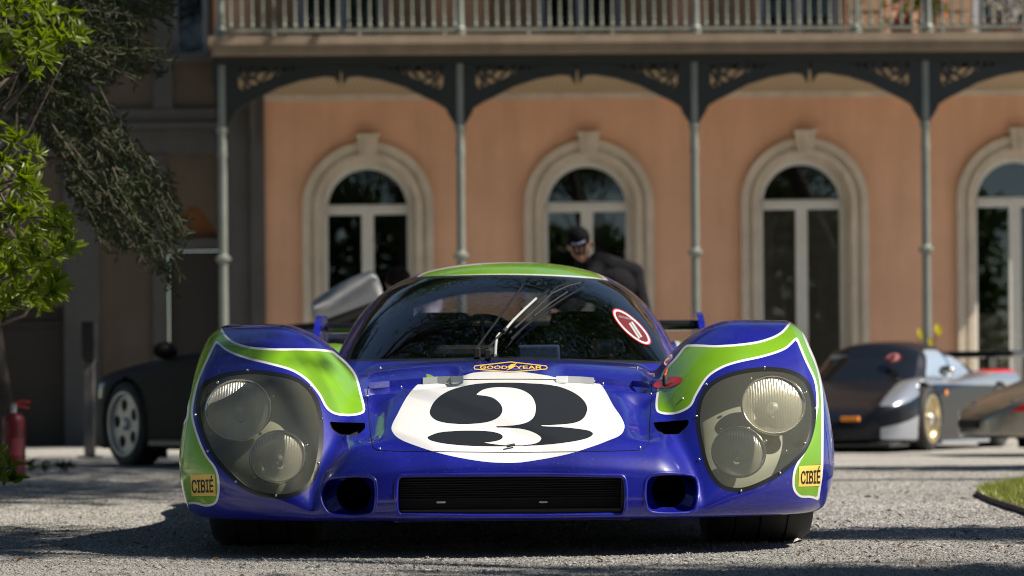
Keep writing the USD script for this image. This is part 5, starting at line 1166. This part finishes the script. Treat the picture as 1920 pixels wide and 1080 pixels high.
# weeping tree behind it, hanging dark sprays
wt = thing('weeping_tree', 'dark weeping tree with hanging sprays at the upper left', 'tree', (0, 0, 0))
tp = np.array([at(0, 700, 17.2)[0], 17.2, 0])
obj('trunk', tube([tp + [-.03, 0, -.05], tp + [.03, 0, .5], tp + [-.05, 0, 1.1], tp + [-.25, -.3, 2.0], tp + [-.3, -.8, 3.2], tp + [-.2, -1.2, 4.5]], [.08, .06, .055, .05, .045, .03], 10), M['bark'], wt, smooth=True)
Bp = [(-60, -40), (300, -40), (306, 20), (255, 45), (285, 105), (282, 130), (225, 128), (160, 150), (165, 190), (215, 245), (280, 310), (320, 375), (345, 410), (318, 450), (298, 510), (282, 500), (262, 440), (245, 478), (225, 430), (190, 450), (160, 400), (140, 330), (110, 270), (70, 215), (-60, 220)]
q = in_poly(Bp, 820); d = rng.uniform(10.2, 13.6, len(q)); keep = meshkit.noise(np.column_stack([q / 42.0, d * .4]), 3) > .30
q, d = q[keep], d[keep]; P0s = px_points(q, d); sp_pts = []; br = []
VV, FF, k = [], [], 0
for i, p in enumerate(P0s):
    ln = rng.uniform(.22, .5); dirn = np.array([.55, -.1, -.75]) if q[i][1] > 200 else np.array([.85, -.15, -.12 + .2 * rng.standard_normal()])
    dirn = dirn + rng.standard_normal(3) * .18; dirn /= np.linalg.norm(dirn); n_ = 17
    s0 = p - dirn * ln * .75; tt = np.linspace(0, 1, n_)[:, None]; line = s0 + dirn * ln * tt + np.array([0, 0, -.10]) * tt ** 2 * ln
    br.append(tube(line[::4], [.004, .0034, .0028, .0022, .0016][:len(line[::4])], 4, False))
    C_ = np.repeat(line, 2, 0) ; dd = dirn * .8 + rng.standard_normal((len(C_), 3)) * .75
    v, f = leaves(C_, dd, rng.uniform(.035, .062, len(C_)), rng.uniform(.009, .015, len(C_))); VV.append(v); FF.append(f + k); k += len(v)
obj('foliage', (np.vstack(VV), np.vstack(FF)), M['leafB'], wt)
obj('twigs', cat_(br), M['bark'], wt)
lm = []
for a, b in (((-60, 60), (270, 128)), ((-60, 180), (60, 215)), ((-40, 10), (300, 20)), ((-60, 140), (320, 400)), ((-60, 190), (60, 275)), ((-60, 120), (230, 430))):
    d_ = rng.uniform(10.8, 12.5); pa, pb_ = at(a[0], a[1], d_), at(b[0], b[1], d_); m_ = (pa + pb_) / 2 + [0, 0, .12]
    lm.append(tube([tp + [-.28, -.8, 2.6], pa, m_, pb_], [.04, .022, .014, .005], 7))
obj('limbs', cat_(lm), M['bark'], wt, smooth=True)
# spray of leaves low at the left edge
q = in_poly([(-60, 820), (12, 840), (24, 880), (20, 905), (-60, 910)], 16); lc = px_points(q, rng.uniform(8.2, 9.0, 16))
ls = thing('low_shrub', 'few green leaves poking in low at the left edge before the extinguisher', 'shrub', (0, 0, 0))
obj('foliage', rosettes(lc, rng.standard_normal((16, 3)) + [.6, -.5, .3], 6, .07, .03), M['leafA'], ls)
obj('stem', cat_([tube([[-2.1, 9.0, 0], (lc[i] + [-2.1, 9.0, 0]) / 2 + [0, 0, .1], lc[i]], .005, 5) for i in range(16)]), M['bark'], ls)
wv = thing('weed_tuft', 'small weed tuft on the gravel right of the extinguisher', 'weed', tuple(on_ground(92, 888)))
obj('foliage', rosettes(rng.standard_normal((22, 3)) * [.16, .1, .02] + [0, 0, .05], rng.standard_normal((22, 3)) * .7 + [0, 0, 1], 6, .06, .02), M['leafB'], wv)
# tall garden trees round the forecourt (their shade and reflections fall into the picture)
def garden_tree(h, r, n, label, loc, rz=0, zc=.66, flat_=.7, lean=(0, 0), ry=None, ls_=1.0):
    t = thing('garden_tree', label, 'tree', loc, rz, 'tall trees round the forecourt')
    obj('trunk', tube([(0, 0, -.1), (.1, 0, h * .25), (lean[0] * .2 - .1, lean[1] * .2 + .1, h * .45), (lean[0], lean[1], h * .8)], [r * .065, r * .055, r * .042, .04], 12), M['bark'], t, smooth=True)
    bl = []; cl = []
    for i in range(26):
        a = rng.uniform(0, 6.28); z0 = h * rng.uniform(.45, .75); u_ = (z0 / h - .45) / .35; s0_ = np.array([lean[0] * (.2 + .8 * u_), lean[1] * (.2 + .8 * u_), z0]); e_ = np.array([lean[0], lean[1], 0]) + np.array([math.cos(a), math.sin(a) * (ry or r) / r, 0]) * r * rng.uniform(.25, .95) + [0, 0, h * zc + rng.uniform(-.8, .9) * r * flat_ * .8]
        bl.append(tube([s0_, (s0_ + e_) / 2 + [0, 0, .3], e_], [.015 * r, .009 * r, .015], 6)); cl.append(e_)
    obj('limbs', cat_(bl), M['bark'], t, smooth=True)
    cl = np.array(cl); c = cl[rng.integers(0, len(cl), n)] + rng.standard_normal((n, 3)) * [r * .24, (ry or r) * .24, r * .17]
    obj('crown', leaves(c, rng.standard_normal((n, 3)) + [0, 0, -.4], rng.uniform(.14, .30, n) * ls_, rng.uniform(.07, .13, n) * ls_, coarse=True), M['leafC'], t)
    return t
T1 = garden_tree(15, 4.6, 15000, 'tall leafy tree behind the camera, far left', (-16, -14, 0))
garden_tree(15, 3.9, 12000, 'broad tree leaning over the forecourt, its trunk left of the frame near the wing', (-9.0, 24.5, 0), lean=(7.0, 3.6), ry=3.2, zc=.70, flat_=.4)
garden_tree(14, 3.6, 12000, 'broad tree leaning over the forecourt, its trunk right of the frame', (8.8, 21.0, 0), lean=(-4.6, -2.5), ry=4.4, zc=.70, flat_=.4)
garden_tree(10, 1.3, 4000, 'slender tree right of the racing car casting a thin band of shade', (9.8, 6.4, 0), lean=(-2.2, .15), ry=.38, zc=.70, flat_=.3, ls_=.6)
garden_tree(11, 1.7, 4000, 'young tree right of the forecourt behind the lawn', (12.4, 15.0, 0), lean=(-2.6, .2), ry=.8, zc=.70, flat_=.35, ls_=.8)
garden_tree(10, .65, 3500, 'young tree right of the camera reaching over the forecourt', (6.2, 3.8, 0), lean=(-2.5, 2.6), ry=1.0, zc=.70, flat_=.3, ls_=.6)
garden_tree(15, 3.6, 9000, 'tall tree left of the forecourt leaning over the racing car', (-7.0, 16.5, 0), lean=(5.4, -.8), zc=.72, flat_=.5)
garden_tree(14, 2.4, 6000, 'tree right of the racing car, its trunk just outside the frame', (5.6, 13.2, 0), lean=(-1.3, -1.3), zc=.70, flat_=.6)
garden_tree(9, 1.9, 4000, 'small tree right of the camera shading the gravel', (8.8, 2.6, 0), lean=(-1.9, 1.75), ry=.55, zc=.78, flat_=.4, ls_=.6)
for loc, rz, lab in (((4.5, -9, 0), 60, 'tall leafy tree behind the camera, right of the middle'), ((-4.5, -11, 0), 140, 'tall leafy tree behind the camera, left of the middle'), ((-10.5, 0, 0), 220, 'tall leafy tree left of the camera'), ((16, -8, 0), 300, 'tall leafy tree far right of the camera'), ((-9.0, 13.5, 0), 20, 'tall leafy tree left of the racing car, outside the frame')):
    ref(T1, 'garden_tree', loc, rz, lab, 'tree', 'tall trees round the forecourt')

hd = thing('unseen_hedge', 'tall dark hedge added behind the camera to darken reflections', 'unseen_hedge', (0, -13, 0))  # leaf mass added out of view to darken reflections and front ambient light
n = 26000; hp_ = np.column_stack([rng.uniform(-26, 26, n), rng.uniform(-1.2, 1.2, n), 7.2 * rng.random(n) ** .8]); hp_[:, 2] *= .75 + .5 * meshkit.noise(np.column_stack([hp_[:, 0] * .35, 0 * hp_[:, 0], 0 * hp_[:, 0]]), 2)
obj('foliage', leaves(hp_, rng.standard_normal((n, 3)), rng.uniform(.4, .75, n), rng.uniform(.22, .40, n), coarse=True), M['leafC'], hd)
obj('stems', cat_([tube([(x, 0, -.1), (x + .2, .1, 3), (x, 0, 5.5)], [.09, .07, .02], 6) for x in np.arange(-25, 26, 2.0)]), M['bark'], hd)

h2 = thing('unseen_hedge', 'tall dark hedge added outside the frame at left to cut ambient light', 'unseen_hedge', (-13.5, 8, 0))  # second leaf mass, added out of view against skylight from the left
n = 16000; hp_ = np.column_stack([rng.uniform(-1.2, 1.2, n), rng.uniform(-20, 21, n), 8.5 * rng.random(n) ** .8])
obj('foliage', leaves(hp_, rng.standard_normal((n, 3)), rng.uniform(.25, .45, n), rng.uniform(.14, .24, n), coarse=True), M['leafC'], h2)
obj('stems', cat_([tube([(0, y, -.1), (.1, y + .2, 3), (0, y, 6.5)], [.09, .07, .02], 6) for y in np.arange(-19, 21, 2.0)]), M['bark'], h2)

M['dead'] = leafmat('dead_leaf', (0.10, 0.055, 0.02), (0.28, 0.17, 0.06), .2)
n = 170; dl = rng.uniform(6.1, 17, n); P = np.column_stack([(rng.random(n) * 2 - 1) * .21 * dl, dl, np.full(n, .012)])
obj('fallen_leaves', leaves(P, np.column_stack([rng.standard_normal((n, 2)), .15 * rng.standard_normal(n)]), rng.uniform(.02, .045, n), rng.uniform(.008, .018, n), up=np.array([0, 0, 1.0]) + .3 * rng.standard_normal((n, 3))), M['dead'], kind='stuff', label='small dry leaves scattered over the gravel', cat='fallen leaves')
